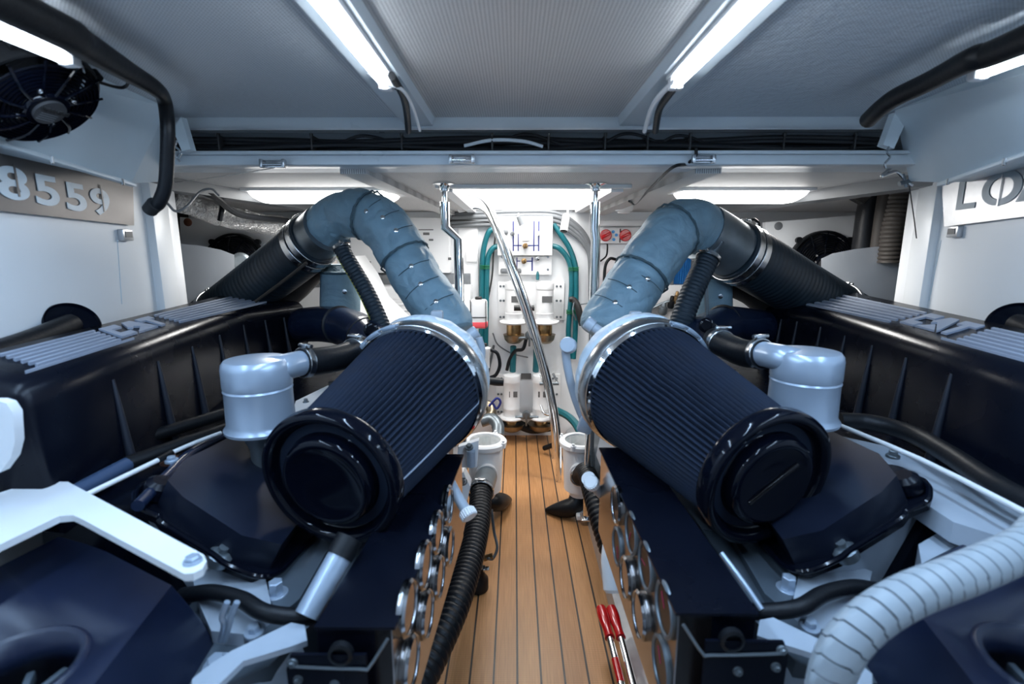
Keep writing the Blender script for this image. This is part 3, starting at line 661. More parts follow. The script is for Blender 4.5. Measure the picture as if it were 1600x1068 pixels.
# ================================================================== ENGINES
def engine(side):
    L = side < 0
    word = 'left' if L else 'right'
    px = (lambda u, v, dv=8: (u, v)) if L else (lambda u, v, dv=8: (1663 - u, v - dv))
    p = lambda u, v, Y: P(*px(u, v), Y)
    out = V((side, 0, 0)); inb = -out
    eng = empty('marine_engine', V((side * 0.8 + 0.04, 1.7, 0)), 'big marine diesel engine with a ribbed black cover, %s of the teak walkway' % word, 'engine', 'the two marine engines')
    # ---- big ribbed intake cover
    if L:
        S0, S1, S2 = P(50, 601, 1.06), P(386, 484, 2.34), P(474, 474, 2.62)
        O0, O1 = P(0, 545, 1.17), P(310, 470, 2.26)
    else:
        S0, S1, S2 = P(1600, 583, 1.155), P(1270, 485, 2.33), P(1196, 477, 2.62)
        O0, O1 = P(1600, 514, 1.40), P(1484, 489, 1.76)
        O1 = V((O1.x, O1.y, O0.z + (O1.z - O0.z) * 0.3)); 
        S0 = S0 + (S0 - S1) * (0.10 / (S1.y - S0.y))
    def on(A, B, y): t = (y - A.y) / (B.y - A.y); return A.lerp(B, t)
    if not L: O1 = V((on(O0, O1, 2.3).x - 0.02, 2.3, O0.z)); O0 = V((O0.x, O0.y, O0.z))
    ys = [S0.y, S0.y + (S1.y - S0.y) * .35, S0.y + (S1.y - S0.y) * .7, S1.y, S2.y]
    secs = []
    for k, y in enumerate(ys):
        sh = on(S0, S1, y) if y <= S1.y else S2
        ot = on(O0, O1, y); 
        it = sh + out * 0.045 + V((0, 0, 0.014))
        ot = V((ot.x, y, max(ot.z, it.z)))
        A0_, C0_, B0_ = sh + V((side * -0.003, 0, -0.05)), sh + V((0, 0, 0.012)), it + out * .012
        arc = [A0_ * (1 - q) ** 2 + C0_ * 2 * q * (1 - q) + B0_ * q * q for q in (0, .2, .4, .6, .8, 1)]
        secs.append([sh + V((side * -0.015, 0, -0.36))] + arc + [ot, ot + out * 0.05 + V((0, 0, -0.04)), ot + out * 0.05 + V((0, 0, -0.40))])
    for e_, dy in ((0, -.022), (-1, .018)):
        cen = sum(secs[e_], V((0, 0, 0))) / len(secs[e_]); nw = [q + (cen - q).normalized() * .018 + V((0, dy, 0)) for q in secs[e_]]
        secs = [nw] + secs if e_ == 0 else secs + [nw]
    b = new(); rings = [[b.verts.new(q) for q in s] for s in secs]; NR = len(rings[0])
    for A, B in zip(rings, rings[1:]):
        for i in range(NR): b.faces.new((A[i], A[(i + 1) % NR], B[(i + 1) % NR], B[i]))
    b.faces.new(rings[0]); b.faces.new(rings[-1][::-1])
    cov = obj('intake_cover', b, 'satin_black', eng, 66); cov['label'] = 'satin black ribbed cover with raised lettering'
    # top patch map: s along (0 near,1 far), t across (0 inner, 1 outer)
    def top(s, t, h=0.0):
        y = S0.y + (S2.y - S0.y) * s; sh = on(S0, S1, y) if y <= S1.y else S1.lerp(S2, (y - S1.y) / (S2.y - S1.y))
        it = sh + out * 0.045 + V((0, 0, 0.014)); ot = on(O0, O1, y); ot = V((ot.x, y, max(ot.z, it.z)))
        return it.lerp(ot, t) + V((0, 0, h))
    def pad(b, s0, s1, t0, t1, h=0.006):
        q = [top(s0, t0), top(s1, t0), top(s1, t1), top(s0, t1)]
        if not L: pass
        hexa(b, [a + V((0, 0, -0.004)) for a in q] + [a + V((0, 0, h)) for a in q])
    nb = 6
    for k in range(nb):
        t0 = 0.13 + 0.125 * k
        for s0, s1 in ((0.06, 0.27), (0.50, 0.93)):
            b = new(); pad(b, s0 - 0.002 * k, s1, t0, t0 + 0.045, 0.0045); bevel_all(b, 0.0015, 1); obj('raised_bar', b, 'raised_grey', cov)
    b = new(); pad(b, 0.03, 0.30, 0.035, 0.052, 0.004); obj('edge_bead', b, 'raised_grey', cov)
    # raised letters C A T, read from the walkway
    glyph = {
        'C': [[(0, .0), (1, 0), (1, .3), (.35, .3), (.35, .7), (1, .7), (1, 1), (0, 1)]],
        'A': [[(-.12, 0), (1.18, 0), (.53, .36)], [(.32, .52), (.53, .40), (1.30, 0.0), (1.30, 0.12), (.78, 1), (.22, 1), (-.05, .55), (.10, .42)]],
        'T': [[(.35, 0), (.68, 0), (.68, .72), (1.05, .72), (1.05, 1), (-.05, 1), (-.05, .72), (.35, .72)]]}
    sl0, sl1 = 0.285, 0.475
    for gi, ch in enumerate('CAT'):
        for poly in glyph[ch]:
            b = new(); lower = []; upper = []
            for gx, gy in poly:
                f = (gi + gx * 0.82) / 3; s = sl0 + (sl1 - sl0) * (f if L else 1 - f)
                q = top(s, 0.22 + 0.58 * gy); lower.append(b.verts.new(q - V((0, 0, 0.003)))); upper.append(b.verts.new(q + V((0, 0, 0.004))))
            b.faces.new(lower); b.faces.new(upper[::-1])
            for i in range(len(poly)): b.faces.new((lower[i], upper[i], upper[(i + 1) % len(poly)], lower[(i + 1) % len(poly)]))
            obj('raised_letter', b, 'raised_grey', cov, smooth=False)
    # wedge ribs on the inboard side
    rel = (172, 243, 297, 340, 378, 410, 440, 462)
    A_, B_ = S0 + V((0, 0, -0.03)), S1 + V((0, 0, -0.03))
    for u in rel:
        uu = px(u, 0)[0]; y = A_.lerp(B_, at_u(A_, B_, uu)).y if (u < 386) else S1.y + (S2.y - S1.y) * (u - 386) / 90
        sh = on(S0, S1, y) if y <= S1.y else S1.lerp(S2, (y - S1.y) / (S2.y - S1.y))
        a = sh + inb * .002 + V((0, 0, -0.06)); c = sh + inb * 0.014 + V((0, 0, -0.34))
        b = new(); tube(b, [a + V((0, 0, .0)), a.lerp(c, .3) + inb * .004, c + inb * .012], .01, 10, 4, rf=lambda tt, th, s_: .005 + .009 * tt)
        obj('side_rib', b, 'rib_black', cov)
    # ---- valve cover, leaning inboard
    q0 = p(284, 774, 1.08); n = V((-side * 0.47, 0, 0.883)).normalized()
    T = lambda u, v, d=0: PP(*px(u, v), q0 + n * d, n)
    topo = [(262, 750), (291, 716), (362, 682), (440, 672), (520, 700), (500, 770), (440, 850), (378, 836), (286, 776)]
    b = new(); prism(b, [T(*a) for a in topo], -n * 0.09); bevel_all(b, 0.010, 3); vc = obj('valve_cover', b, 'navy_dark', eng)
    n2 = -0.075
    flo = [(211, 776), (214, 765), (226, 756), (262, 748), (290, 716), (362, 684), (450, 672), (540, 720), (520, 800), (458, 872), (432, 895), (400, 899), (354, 881), (330, 864), (256, 818), (247, 806), (216, 792)]
    b = new(); prism(b, [T(*a, n2) for a in flo], -n * 0.022); bevel_all(b, 0.006, 2); obj('flange', b, 'satin_black', vc)
    b = new(); tube(b, [T(*a, n2 + 0.012) for a in flo[7:] + flo[:4]], 0.007, 8, 5); obj('edge_roll', b, 'gloss_black', vc)
    c = T(345, 866, n2 + 0.006); b = new(); lathe(b, c - n * 0.02, n, [(0.028, 0), (0.028, 0.022), (0.018, 0.03), (0.011, 0.03), (0.011, 0.042), (0, 0.042)], 14); obj('cover_bolt', b, 'cast_steel', vc)
    c = T(245, 770, n2 + 0.006); b = new(); lathe(b, c, n, [(0.035, 0), (0.032, 0.03), (0.02, 0.04), (0, 0.04)], 18); obj('lobe', b, 'satin_black', vc)
    b = new(); prism(b, [T(u, v, n2 - 0.02) for u, v in ((222, 778), (262, 756), (300, 725), (380, 700), (500, 730), (450, 860), (400, 885), (360, 872), (325, 852), (262, 812))], V((0, 0.02, -0.34))); bevel_all(b, 0.012, 2); obj('cylinder_head', b, 'engine_white', eng)
    b = new()
    for a, a2 in (((225, 785), (232, 1000)), ((330, 862), (350, 1000)), ((400, 890), (410, 1000))):
        q = T(*a, n2 - 0.03); tube(b, [q + V((0, -0.004, 0)), q + V((0, -0.006, -0.3))], 0.014, 8, 3)
    b.free()
    # ---- lower casting, dark flank
    X = lambda x: 0.04 + side * x
    b = new(); hexa(b, [V((X(.42), .62, .30)), V((X(1.08), .62, .30)), V((X(1.4), 2.9, .30)), V((X(.42), 2.9, .30)), V((X(.40), .70, .70)), V((X(1.08), .85, .74)), V((X(1.4), 2.9, .80)), V((X(.40), 2.9, .75))]); bevel_all(b, .02); obj('engine_block', b, 'engine_grey', eng)
    b = new(); hexa(b, [V((X(.78), 1.06, .62)), V((X(1.18), 1.06, .62)), V((X(1.3), 2.9, .78)), V((X(.75), 2.9, .78)), V((X(.98), 1.12, .98)), V((X(1.2), 1.12, .99)), V((X(1.25), 2.9, .98)), V((X(.80), 2.9, .93))]); obj('intake_manifold', b, 'satin_black', eng)
    b = new(); hexa(b, [V((X(.36), 1.40, .60)), V((X(.75), 1.40, .60)), V((X(.75), 2.3, .60)), V((X(.36), 2.3, .60)), V((X(.40), 1.45, .98)), V((X(.70), 1.45, 1.02)), V((X(.70), 2.2, 1.02)), V((X(.40), 2.2, .98))]); bevel_all(b, .03); obj('turbo_bracket', b, 'engine_white', eng)
    # front casting with bolts
    zc = 0.80
    fc = [(330, 905), (352, 885), (400, 897), (440, 880), (520, 840), (600, 830), (610, 860), (470, 990), (420, 1040), (340, 1075), (250, 1075)]
    b = new(); prism(b, [PZ(*px(u, v), zc) for u, v in fc], V((0, 0.02, -0.22))); bevel_all(b, .012); obj('front_casting', b, 'engine_grey', eng)
    b = new(); prism(b, [PZ(*px(u, v), zc + 0.03) for u, v in ((300, 900), (345, 885), (395, 900), (415, 905), (425, 950), (380, 990), (330, 985), (310, 940))], V((0, 0.0, -0.05))); bevel_all(b, .012, 3); obj('bolt_boss_plate', b, 'engine_white', eng)
    b = new(); prism(b, [PZ(*px(u, v), zc + 0.02) for u, v in ((425, 905), (458, 868), (500, 830), (520, 845), (468, 935), (440, 958), (418, 935))], V((0, 0, -0.02))); bevel_all(b, .006, 2); obj('lug_plate', b, 'engine_grey', eng)
    bolt('front_bolt', PZ(*px(432, 927), zc + 0.02), V((0, 0, 1)), 0.016, 'silver_paint', eng, 0.03, 1.6)
    bolt('front_bolt', PZ(*px(398, 985), zc + 0.03), V((0, -.2, 1)), 0.012, 'silver_paint', eng, 0.014, 1.7)
    bolt('front_bolt', PZ(*px(340, 1040), zc), V((0, -.2, 1)), 0.016, 'silver_paint', eng, 0.02, 1.7)
    b = new(); tube(b, [PZ(*px(u, v), zc + dz) for u, v, dz in ((285, 930, .03), (330, 925, .06), (375, 935, .07), (410, 955, .07), (450, 962, .06), (492, 962, .05), (520, 950, .03))], 0.017, 12, 6); obj('coolant_hose', b, 'rubber', eng)
    if not L:
        b = new(); tube(b, [PZ(1127, 864, .93), PZ(1160, 908, .90), PZ(1190, 952, .87)], .006, 8, 3); obj('filler_tube_sliver', b, 'silver_paint', eng)  # thin rod standing in for the lit sliver of the hidden filler tube
    if L:
      b = new(); a, c = PZ(*px(531, 868), .95), PZ(*px(480, 962), .87); cyl(b, a, c, 0.026, 20); bevel_all(b, .004, 2, 60); obj('filler_tube', b, 'silver_paint', eng)
      b = new(); cyl(b, a + (a - c).normalized() * .04, a - (a - c).normalized() * 0.002, 0.029, 20); obj('filler_cap', b, 'rubber', eng)
    b = new(); prism(b, [PZ(*px(u, v), .86) for u, v in ((330, 1036), (362, 1016), (455, 972), (476, 976), (480, 1000), (452, 1010), (380, 1032), (345, 1066), (300, 1100), (300, 1060))], V((0, 0, -.012))); bevel_all(b, .003); obj('side_bracket', b, 'engine_white', eng)
    b = new(); tube(b, [PZ(*px(u, v), .74) for u, v in ((345, 1120), (400, 1070), (470, 1030))], .045, 16, 5); obj('white_pipe', b, 'engine_white', eng)
    if L:
        b = new(); 
        for du in (0, 14):
            tube(b, [PZ(345 + du * .4, 1000, .82), PZ(350 + du * .6, 975, .87), PZ(347 + du * 1.0, 962, .89), PZ(355 + du * 1.1, 940, .92)], 0.006, 8, 5)
        obj('wire_fork', b, 'silver_paint', eng)
    # ---- near front cover with the round opening
    zt = 0.955
    q = [PZ(*px(u, v), zt) for u, v in ((-120, 935), (0, 884), (92, 838), (130, 848), (166, 861), (268, 914), (220, 975), (130, 1090), (60, 1180), (-200, 1180))]
    lo = [PZ(*px(u, v), 0.80) for u, v in ((-140, 1010), (0, 950), (100, 905), (140, 905), (190, 915), (330, 975), (342, 1000), (300, 1070), (240, 1200), (-220, 1260))]
    b = new(); A = [b.verts.new(v) for v in q]; B = [b.verts.new(v + V((0, 0, -0.02))) for v in lo]; b.faces.new(A); b.faces.new(B[::-1])
    for i in range(10): b.faces.new((A[i], B[i], B[(i + 1) % 10], A[(i + 1) % 10]))
    bevel_all(b, 0.014, 3, 25); fcv = obj('front_cover', b, 'blue_sheen_cover', eng, 50)
    hc = PZ(*px(12, 1052), zt)
    cb = new(); cyl(cb, hc + V((0, 0, -0.10)), hc + V((0, 0, 0.05)), 0.085, 40); cutout(fcv, cb)
    for f in fcv.data.polygons: f.use_smooth = True
    b = new(); lathe(b, hc + V((0, 0, -0.012)), V((0, 0, 1)), [(0.085, 0), (0.087, 0.012), (0.094, 0.016), (0.101, 0.012), (0.103, 0.008)], 40, cap=False); obj('opening_rim', b, 'blue_sheen_cover', fcv)
    b = new()
    for k in range(9):
        th = k * 2 * PI / 9; d = V((math.cos(th), math.sin(th), 0)); box(b, hc + d * 0.05 + V((0, 0, -0.07)), (0.055, 0.012, 0.02), basis(d, V((-d.y, d.x, 0)), V((0, 0, 1))), 0.003)
    lathe(b, hc + V((0, 0, -0.09)), V((0, 0, 1)), [(0.03, 0), (0.03, 0.03), (0.02, 0.035), (0, 0.035)], 24); obj('pulley_fins', b, 'engine_grey', fcv)
    # ---- fuel lines between cover and valve cover
    if L:
        for i, (path, r) in enumerate(((((30, 772), (110, 730), (178, 697)), .020), (((172, 700), (260, 674), (350, 646), (420, 622)), .021), (((60, 800), (130, 762), (205, 722)), .020), (((198, 725), (280, 696), (350, 672), (420, 645)), .022), (((215, 790), (262, 742), (300, 706), (352, 678)), .014))):
            b = new(); tube(b, [PZ(u, v, 1.02) for u, v in path], r, 12, 6); obj('fuel_pipe', b, ('pipe_blue', 'rubber', 'pipe_blue', 'rubber', 'blue_sheen_gloss')[i], eng)
        b = new(); tube(b, [PZ(u, v, 1.045) for u, v in ((120, 780), (248, 718))], .0065, 10, 2); obj('white_rod', b, 'plastic_white', eng)
        b = new(); tube(b, [PZ(u, v, 1.045) for u, v in ((266, 708), (305, 691), (345, 676))], .006, 10, 2); obj('white_rod', b, 'plastic_white', eng)
        b = new(); tube(b, [PZ(u, v, 1.045) for u, v in ((246, 719), (268, 707))], .009, 10, 2); obj('rod_sleeve', b, 'rubber', eng)
        b = new(); prism(b, [PZ(u, v, 1.0) for u, v in ((458, 642), (462, 626), (520, 598), (552, 600), (520, 616), (480, 636), (508, 660), (490, 668))], V((0, 0, -.02))); bevel_all(b, .003); obj('linkage_bracket', b, 'white_paint', eng)
        bolt('linkage_bolt', PZ(478, 628, 1.0), V((0, 0, 1)), .008, 'cast_steel', eng); bolt('linkage_bolt', PZ(518, 607, 1.0), V((0, 0, 1)), .012, 'ink', eng, .03)
        c = PZ(268, 722, 1.02); b = new(); lathe(b, c, V((0, 0, 1)), [(0.027, 0), (0.027, 0.008), (0.012, 0.009), (0.012, 0.02), (0, 0.021)], 16); obj('rusty_washer', b, 'rust', eng)
        c = PZ(268, 719, 1.035); bolt('washer_bolt', c, V((0, 0, 1)), 0.011, 'silver_paint', eng, 0.01)
        # white lifting bracket over the front
        poly = [(-90, 815), (0, 769), (55, 752), (106, 752), (318, 866), (323, 876), (316, 888), (302, 895), (288, 896), (129, 811), (114, 804), (92, 806), (0, 850), (-90, 900)]
        b = new(); prism(b, [PZ(u, v, 1.065) for u, v in poly], V((0, 0, -0.014))); bevel_all(b, 0.004, 2); br = obj('lifting_bracket', b, 'blanket_white', eng); br.data.materials[0] = MATS['white_paint']; br['label'] = 'white painted bracket arm over the engine front'
        bolt('bracket_bolt', PZ(301, 876, 1.067), V((0, 0, 1)), 0.012, 'silver_paint', br, 0.008, 1.25)
        b = new(); hexa(b, [P(u, v, .93) for u, v in ((-60, 745), (2, 738), (20, 715), (23, 660))] + [P(u, v, .93) for u, v in ((-60, 610), (-2, 626), (10, 630), (20, 642))]); b.free()
        b = new(); prism(b, [P(u, v, .93) for u, v in ((-60, 760), (0, 738), (17, 715), (23, 690), (20, 645), (10, 630), (-4, 626), (-60, 626))], V((0, .02, 0))); bevel_all(b, .004); lug = obj('lifting_lug', b, 'white_paint', eng)
        cb = new(); a = P(1, 642, .9); cyl(cb, a, a + V((0, .1, 0)), .0095, 20); cutout(lug, cb)
    else:
        b = new(); tube(b, [PZ(u, v, 1.06) for u, v in ((1312, 657), (1360, 660), (1420, 676), (1480, 708), (1560, 760), (1640, 800))], .026, 14, 6); obj('fuel_hose', b, 'rubber', eng)
        b = new(); tube(b, [PZ(u, v, 1.06) for u, v in ((1290, 655), (1440, 718), (1640, 820))], .0065, 10, 3); obj('white_rod', b, 'plastic_white', eng)
        b = new(); prism(b, [PZ(u, v, 1.0) for u, v in ((1310, 680), (1400, 700), (1600, 800), (1600, 850), (1490, 815), (1310, 700))], V((0, 0, -.05))); bevel_all(b, .006); obj('rail_casting', b, 'engine_white', eng)
        for uv in ((1510, 730), (1540, 712), (1395, 712)):
            bolt('rail_bolt', PZ(*uv, 1.04), V((0, 0, 1)), .011, 'cast_steel', eng, .014)
        b = new(); lathe(b, PZ(1396, 752, 1.0), V((0, 0, 1)), [(0.045, -.03), (0.045, 0.02), (0.03, 0.035), (0, 0.035)], 20); obj('valve_plug', b, 'satin_black', eng)
        b = new(); prism(b, [PZ(u, v, .93) for u, v in ((1435, 850), (1500, 812), (1560, 815), (1600, 822), (1600, 850), (1500, 850), (1440, 880))], V((0, .0, -.12))); bevel_all(b, .01); obj('side_casting', b, 'engine_white', eng)
    # black charge pipe out of the cover's far end, elbow down to the filter housing
    y0 = 2.50
    cp = [(468, 508, 2.62), (500, 506, 2.50), (532, 508, 2.36)] if L else [(1196, 512, 2.62), (1160, 508, 2.50), (1128, 506, 2.38)]
    c2 = [(528, 507, 2.38), (552, 514, 2.28), (574, 528, 2.14)] if L else [(1136, 506, 2.40), (1110, 516, 2.26), (1092, 528, 2.12)]
    c3 = [(568, 522, 2.17), (592, 545, 2.02), (612, 566, 1.90)] if L else [(1098, 524, 2.16), (1074, 548, 2.02), (1052, 575, 1.90)]
    cpt = [P(*a) for a in cp]
    ep = empty('charge_air_pipe', cpt[1], 'glossy black elbow pipe from the ribbed cover to the filter on the %s engine' % word, 'pipe', 'charge air elbows')
    b = new(); tube(b, cpt, .09, 24, 8); obj('pipe_body', b, 'blue_sheen_gloss', ep)
    b = new(); tube(b, [P(*a) for a in c2], .088, 24, 8); obj('pipe_body', b, 'blue_sheen_gloss', ep)
    b = new(); tube(b, [P(*a) for a in c3], .086, 24, 8); obj('pipe_body', b, 'blue_sheen_gloss', ep)
    for a, c, r in ((cpt[2], cpt[2] - cpt[1], .092), (P(*c2[2]), P(*c2[2]) - P(*c2[1]), .092)):
        b = new(); dd = c.normalized(); lathe(b, a - dd * .006, dd, [(r - .006, 0), (r + .002, .003), (r + .002, .009), (r - .006, .012)], 32, cap=False); obj('coupling_ring', b, 'rubber', ep)
    # tall flat flange block on the cover end
    b = new(); q = P(*((484, 508, 2.60) if L else (1182, 510, 2.60))); box(b, q, (.07, .05, .17), None, .008); obj('end_flange', b, 'satin_black', ep)
    c = P(*((580, 515, 1.98) if L else (1104, 508, 1.98))); nn = (EYE - c).normalized()
    b = new(); lathe(b, c - nn * .02, nn, [(.030, 0), (.030, .022), (.022, .026), (.017, .026), (.017, .045), (.008, .045), (.008, .038), (0, .038)], 18); obj('plug', b, 'gloss_black', ep)
    return eng
engine(-1); engine(1)

# ================================================================== BREATHER CANISTERS AND HOSES
def breather(side):
    L = side < 0; word = 'left' if L else 'right'
    c = PC(384, 687, 1.33) if L else PC(1280, 674, 1.33)
    base = c + V((0, .09, .0)); up = V((0, 0, 1)); r = .089
    t = empty('breather_canister', base, 'silver painted breather canister standing beside the pleated filter on the %s engine' % word, 'canister', 'breather canisters')
    b = new(); lathe(b, base, up, [(r * .6, -.01), (r * 1.08, 0), (r * 1.10, .008), (r * 1.02, .018), (r, .025), (r * .985, .112), (r * 1.01, .118), (r * .97, .124)], 48); obj('canister_body', b, 'silver_paint', t)
    b = new(); lathe(b, base, up, [(r * .99, .124), (r * 1.01, .128), (r * 1.01, .178), (r * .98, .192), (r * .90, .201), (r * .6, .205), (0, .206)], 48); cap_ = obj('canister_lid', b, 'silver_paint', t)
    b = new(); lathe(b, base, up, [(r * .40, -.12), (r * .42, -.06), (r * .55, -.03), (r * .62, -.005)], 24); obj('neck', b, 'cast_steel', t)
    # side outlet on the lid, towards the far inboard corner
    hp = [P(*q) for q in (((440, 574, 1.36), (470, 567, 1.43), (505, 563, 1.50), (535, 557, 1.58), (566, 543, 1.70)) if L else ((1222, 559, 1.36), (1193, 553, 1.43), (1165, 552, 1.50), (1143, 544, 1.58), (1116, 530, 1.70)))]
    o0 = base + up * .165; a2 = hp[1]; d = (hp[2] - hp[0]).normalized()
    b = new(); tube(b, [o0.lerp(hp[0], .5), hp[0], hp[1]], .037, 24, 6); obj('outlet', b, 'silver_paint', cap_)
    h = empty('breather_hose', a2, 'short black rubber hose with steel clamps joining the %s canister to the black elbow' % word, 'hose', 'breather hoses')
    b = new(); tube(b, hp[1:], .042, 24, 8); obj('hose_body', b, 'rubber', h)
    clamp_ring('hose_clamp', a2 + d * .014, (hp[2] - hp[1]), .043, .022, 'steel', h)
    d2 = (hp[4] - hp[3]).normalized(); clamp_ring('hose_clamp', hp[4] - d2 * .045, d2, .043, .026, 'steel', h)
breather(-1); breather(1)

# ================================================================== AIR FILTERS
def air_filter(side):
    L = side < 0; word = 'left' if L else 'right'
    ring = PC(651, 611, 1.68) if L else PC(1014, 607, 1.68); capc = PC(516, 749, 1.20) if L else PC(1199, 748, 1.20)
    a = (capc - ring); Ln = a.length; a.normalize(); x, y, _ = frame(a)
    t = empty('air_filter', (ring + capc) / 2, 'large pleated air filter with a glossy black end cap on the %s engine' % word, 'air filter', 'pleated air filters')
    NP = 76; b = new(); rows = []
    for i in range(17):
        f = i / 16; r0 = .222 + (.158 - .222) * f; row = []
        for k in range(NP * 4):
            ph = (k % 4); th = 2 * PI * k / (NP * 4) + (.010 * noise.noise(V((f * 3, math.cos(k / NP / 2 * PI) * 2, math.sin(k / NP / 2 * PI) * 2))) if 0 < i < 16 else 0) + .006 * math.sin(f * 14 + k * .02) * (1 if 6 < i < 10 else 0)
            rr = r0 - (0.0 if ph == 0 else (.0035 if ph in (1, 3) else .0125))
            row.append(b.verts.new(ring + a * (f * (Ln - .012)) + (x * math.cos(th) + y * math.sin(th)) * rr))
        rows.append(row)
    n = NP * 4
    for A, B in zip(rows, rows[1:]):
        for k in range(n): b.faces.new((A[k], A[(k + 1) % n], B[(k + 1) % n], B[k]))
    b.faces.new(rows[0]); b.faces.new(rows[-1][::-1])
    el = obj('pleated_element', b, 'filter_cloth', t, 70)
    if L:
        s0 = None
        inboard = V((1, -.3, -.1)); inboard = (inboard - a * inboard.dot(a)).normalized()
        b = new(); tube(b, [ring + inboard * .223 + a * .01, ring + inboard * .202 + a * (Ln * .35), ring + inboard * .180 + a * Ln * .7, ring + inboard * .160 + a * (Ln - .02)], .0022, 6, 6); obj('seam', b, 'raised_grey', el)
    R = .181
    b = new(); lathe(b, capc - a * .03, a, [(R * .90, 0), (R * .985, .002), (R, .010), (R, .030), (R * .985, .041), (R * .94, .046), (R * .88, .044), (R * .84, .034), (R * .82, .020), (R * .74, .014), (R * .68, .016), (R * .655, .026), (R * .645, .044), (R * .62, .052), (R * .56, .055), (R * .52, .052), (R * .30, .048), (0, .047)], 72)
    ec = obj('end_cap', b, 'gloss_black', t, 60)
    if not L:
        b = new(); box(b, capc + a * .021, (.15, .012, .004), basis((x * .8 + y * .6), (y * .8 - x * .6), a), .001); obj('embossed_mark', b, 'dial_black', ec)
    # steel clamp band, wide polished collar, then the white-wrapped housing
    b = new(); lathe(b, ring - a * .004, a, [(.221, 0), (.229, .001), (.231, .006), (.227, .012), (.230, .018), (.225, .024), (.218, .024)], 72, cap=False); obj('clamp_band', b, 'chrome', t)
    b = new(); lathe(b, ring - a * .064, a, [(.222, 0), (.233, .003), (.236, .012), (.235, .045), (.230, .056), (.222, .060)], 72, cap=False); obj('steel_collar', b, 'steel', t)
    up = (V((0, 0, 1)) - a * a.z).normalized(); sd = a.cross(up); sd = sd if sd.x * side > 0 else -sd
    b = new()
    for k in range(3):
        th = .30 + .28 * k; q = ring + (up * math.cos(th) + sd * math.sin(th)) * .234 + a * .008; tt_ = (sd * math.cos(th) - up * math.sin(th))
        box(b, q, (.05, .020, .010), basis(tt_, a, (up * math.cos(th) + sd * math.sin(th))), .003)
    tube(b, [ring + (up * math.cos(th) + sd * math.sin(th)) * .238 + a * .010 for th in (.15, .3, .5, .7, .9, 1.1)], .004, 8, 4)
    obj('band_latch', b, 'silver_paint', t)
    g = -a; hous = empty('turbo_housing', ring + g * .15, 'white wrapped turbo inlet housing behind the pleated filter on the %s engine' % word, 'turbo housing', 'wrapped turbo housings')
    b = new(); lathe(b, ring + g * .058 + V((0, 0, .012)), g, [(.215, 0), (.226, .008), (.228, .03), (.218, .06), (.20, .09), (.175, .12), (.14, .15), (.10, .17)], 72)
    for v in b.verts:
        if (v.co - ring).length > .08:
            nz = noise.noise(v.co * 11) + .6 * noise.noise(v.co * 27); v.co += (v.co - ring).normalized() * nz * .010
    obj('wrap', b, 'blanket_white', hous, 60)
    b = new(); kn = P(*((683, 492, 1.80) if L else (993, 493, 1.80))); box(b, kn, (.045, .03, .034), None, .008); kk = obj('square_cap', b, 'silver_paint', hous); kk.data.materials[0] = MATS['engine_white']
    b = new(); tube(b, [kn + V((0, 0, -.01)), kn + V((side * .05, -.01, -.03)), kn + V((side * .11, -.02, -.06))], .004, 8); obj('cap_lanyard', b, 'engine_white', hous)
    k2 = P(*((737, 523, 1.78) if L else (924, 508, 1.78)))
    b = new(); dd = V((-side * .7, .2, .5)).normalized(); lathe(b, k2 - dd * .04, dd, [(.018, 0), (.018, .03), (.024, .032), (.024, .06), (.02, .065), (0, .065)], 18); obj('drain_cap', b, 'engine_white', hous)
    pth = [(748, 527, 1.74), (753, 548, 1.74), (750, 580, 1.74)] if L else [(893, 532, 1.72), (884, 545, 1.72), (889, 585, 1.72), (900, 625, 1.72), (914, 660, 1.72)]
    b = new(); tube(b, [P(*q) for q in pth], .015 if not L else .013, 14, 8); obj('drain_pipe', b, 'engine_white', hous)
    if not L:
        q = P(888, 539, 1.70); b = new(); dn = V((-.3, -1, .3)).normalized(); lathe(b, q - dn * .03, dn, [(.024, 0), (.028, .01), (.028, .045), (.025, .05), (0, .05)], 24); obj('pipe_end_cap', b, 'engine_white', hous)
        q = P(915, 663, 1.70); b = new(); box(b, q, (.05, .03, .06), Matrix.Rotation(.3, 3, 'Y'), .006); obj('foot_bracket', b, 'silver_paint', hous)
    return t
air_filter(-1); air_filter(1)

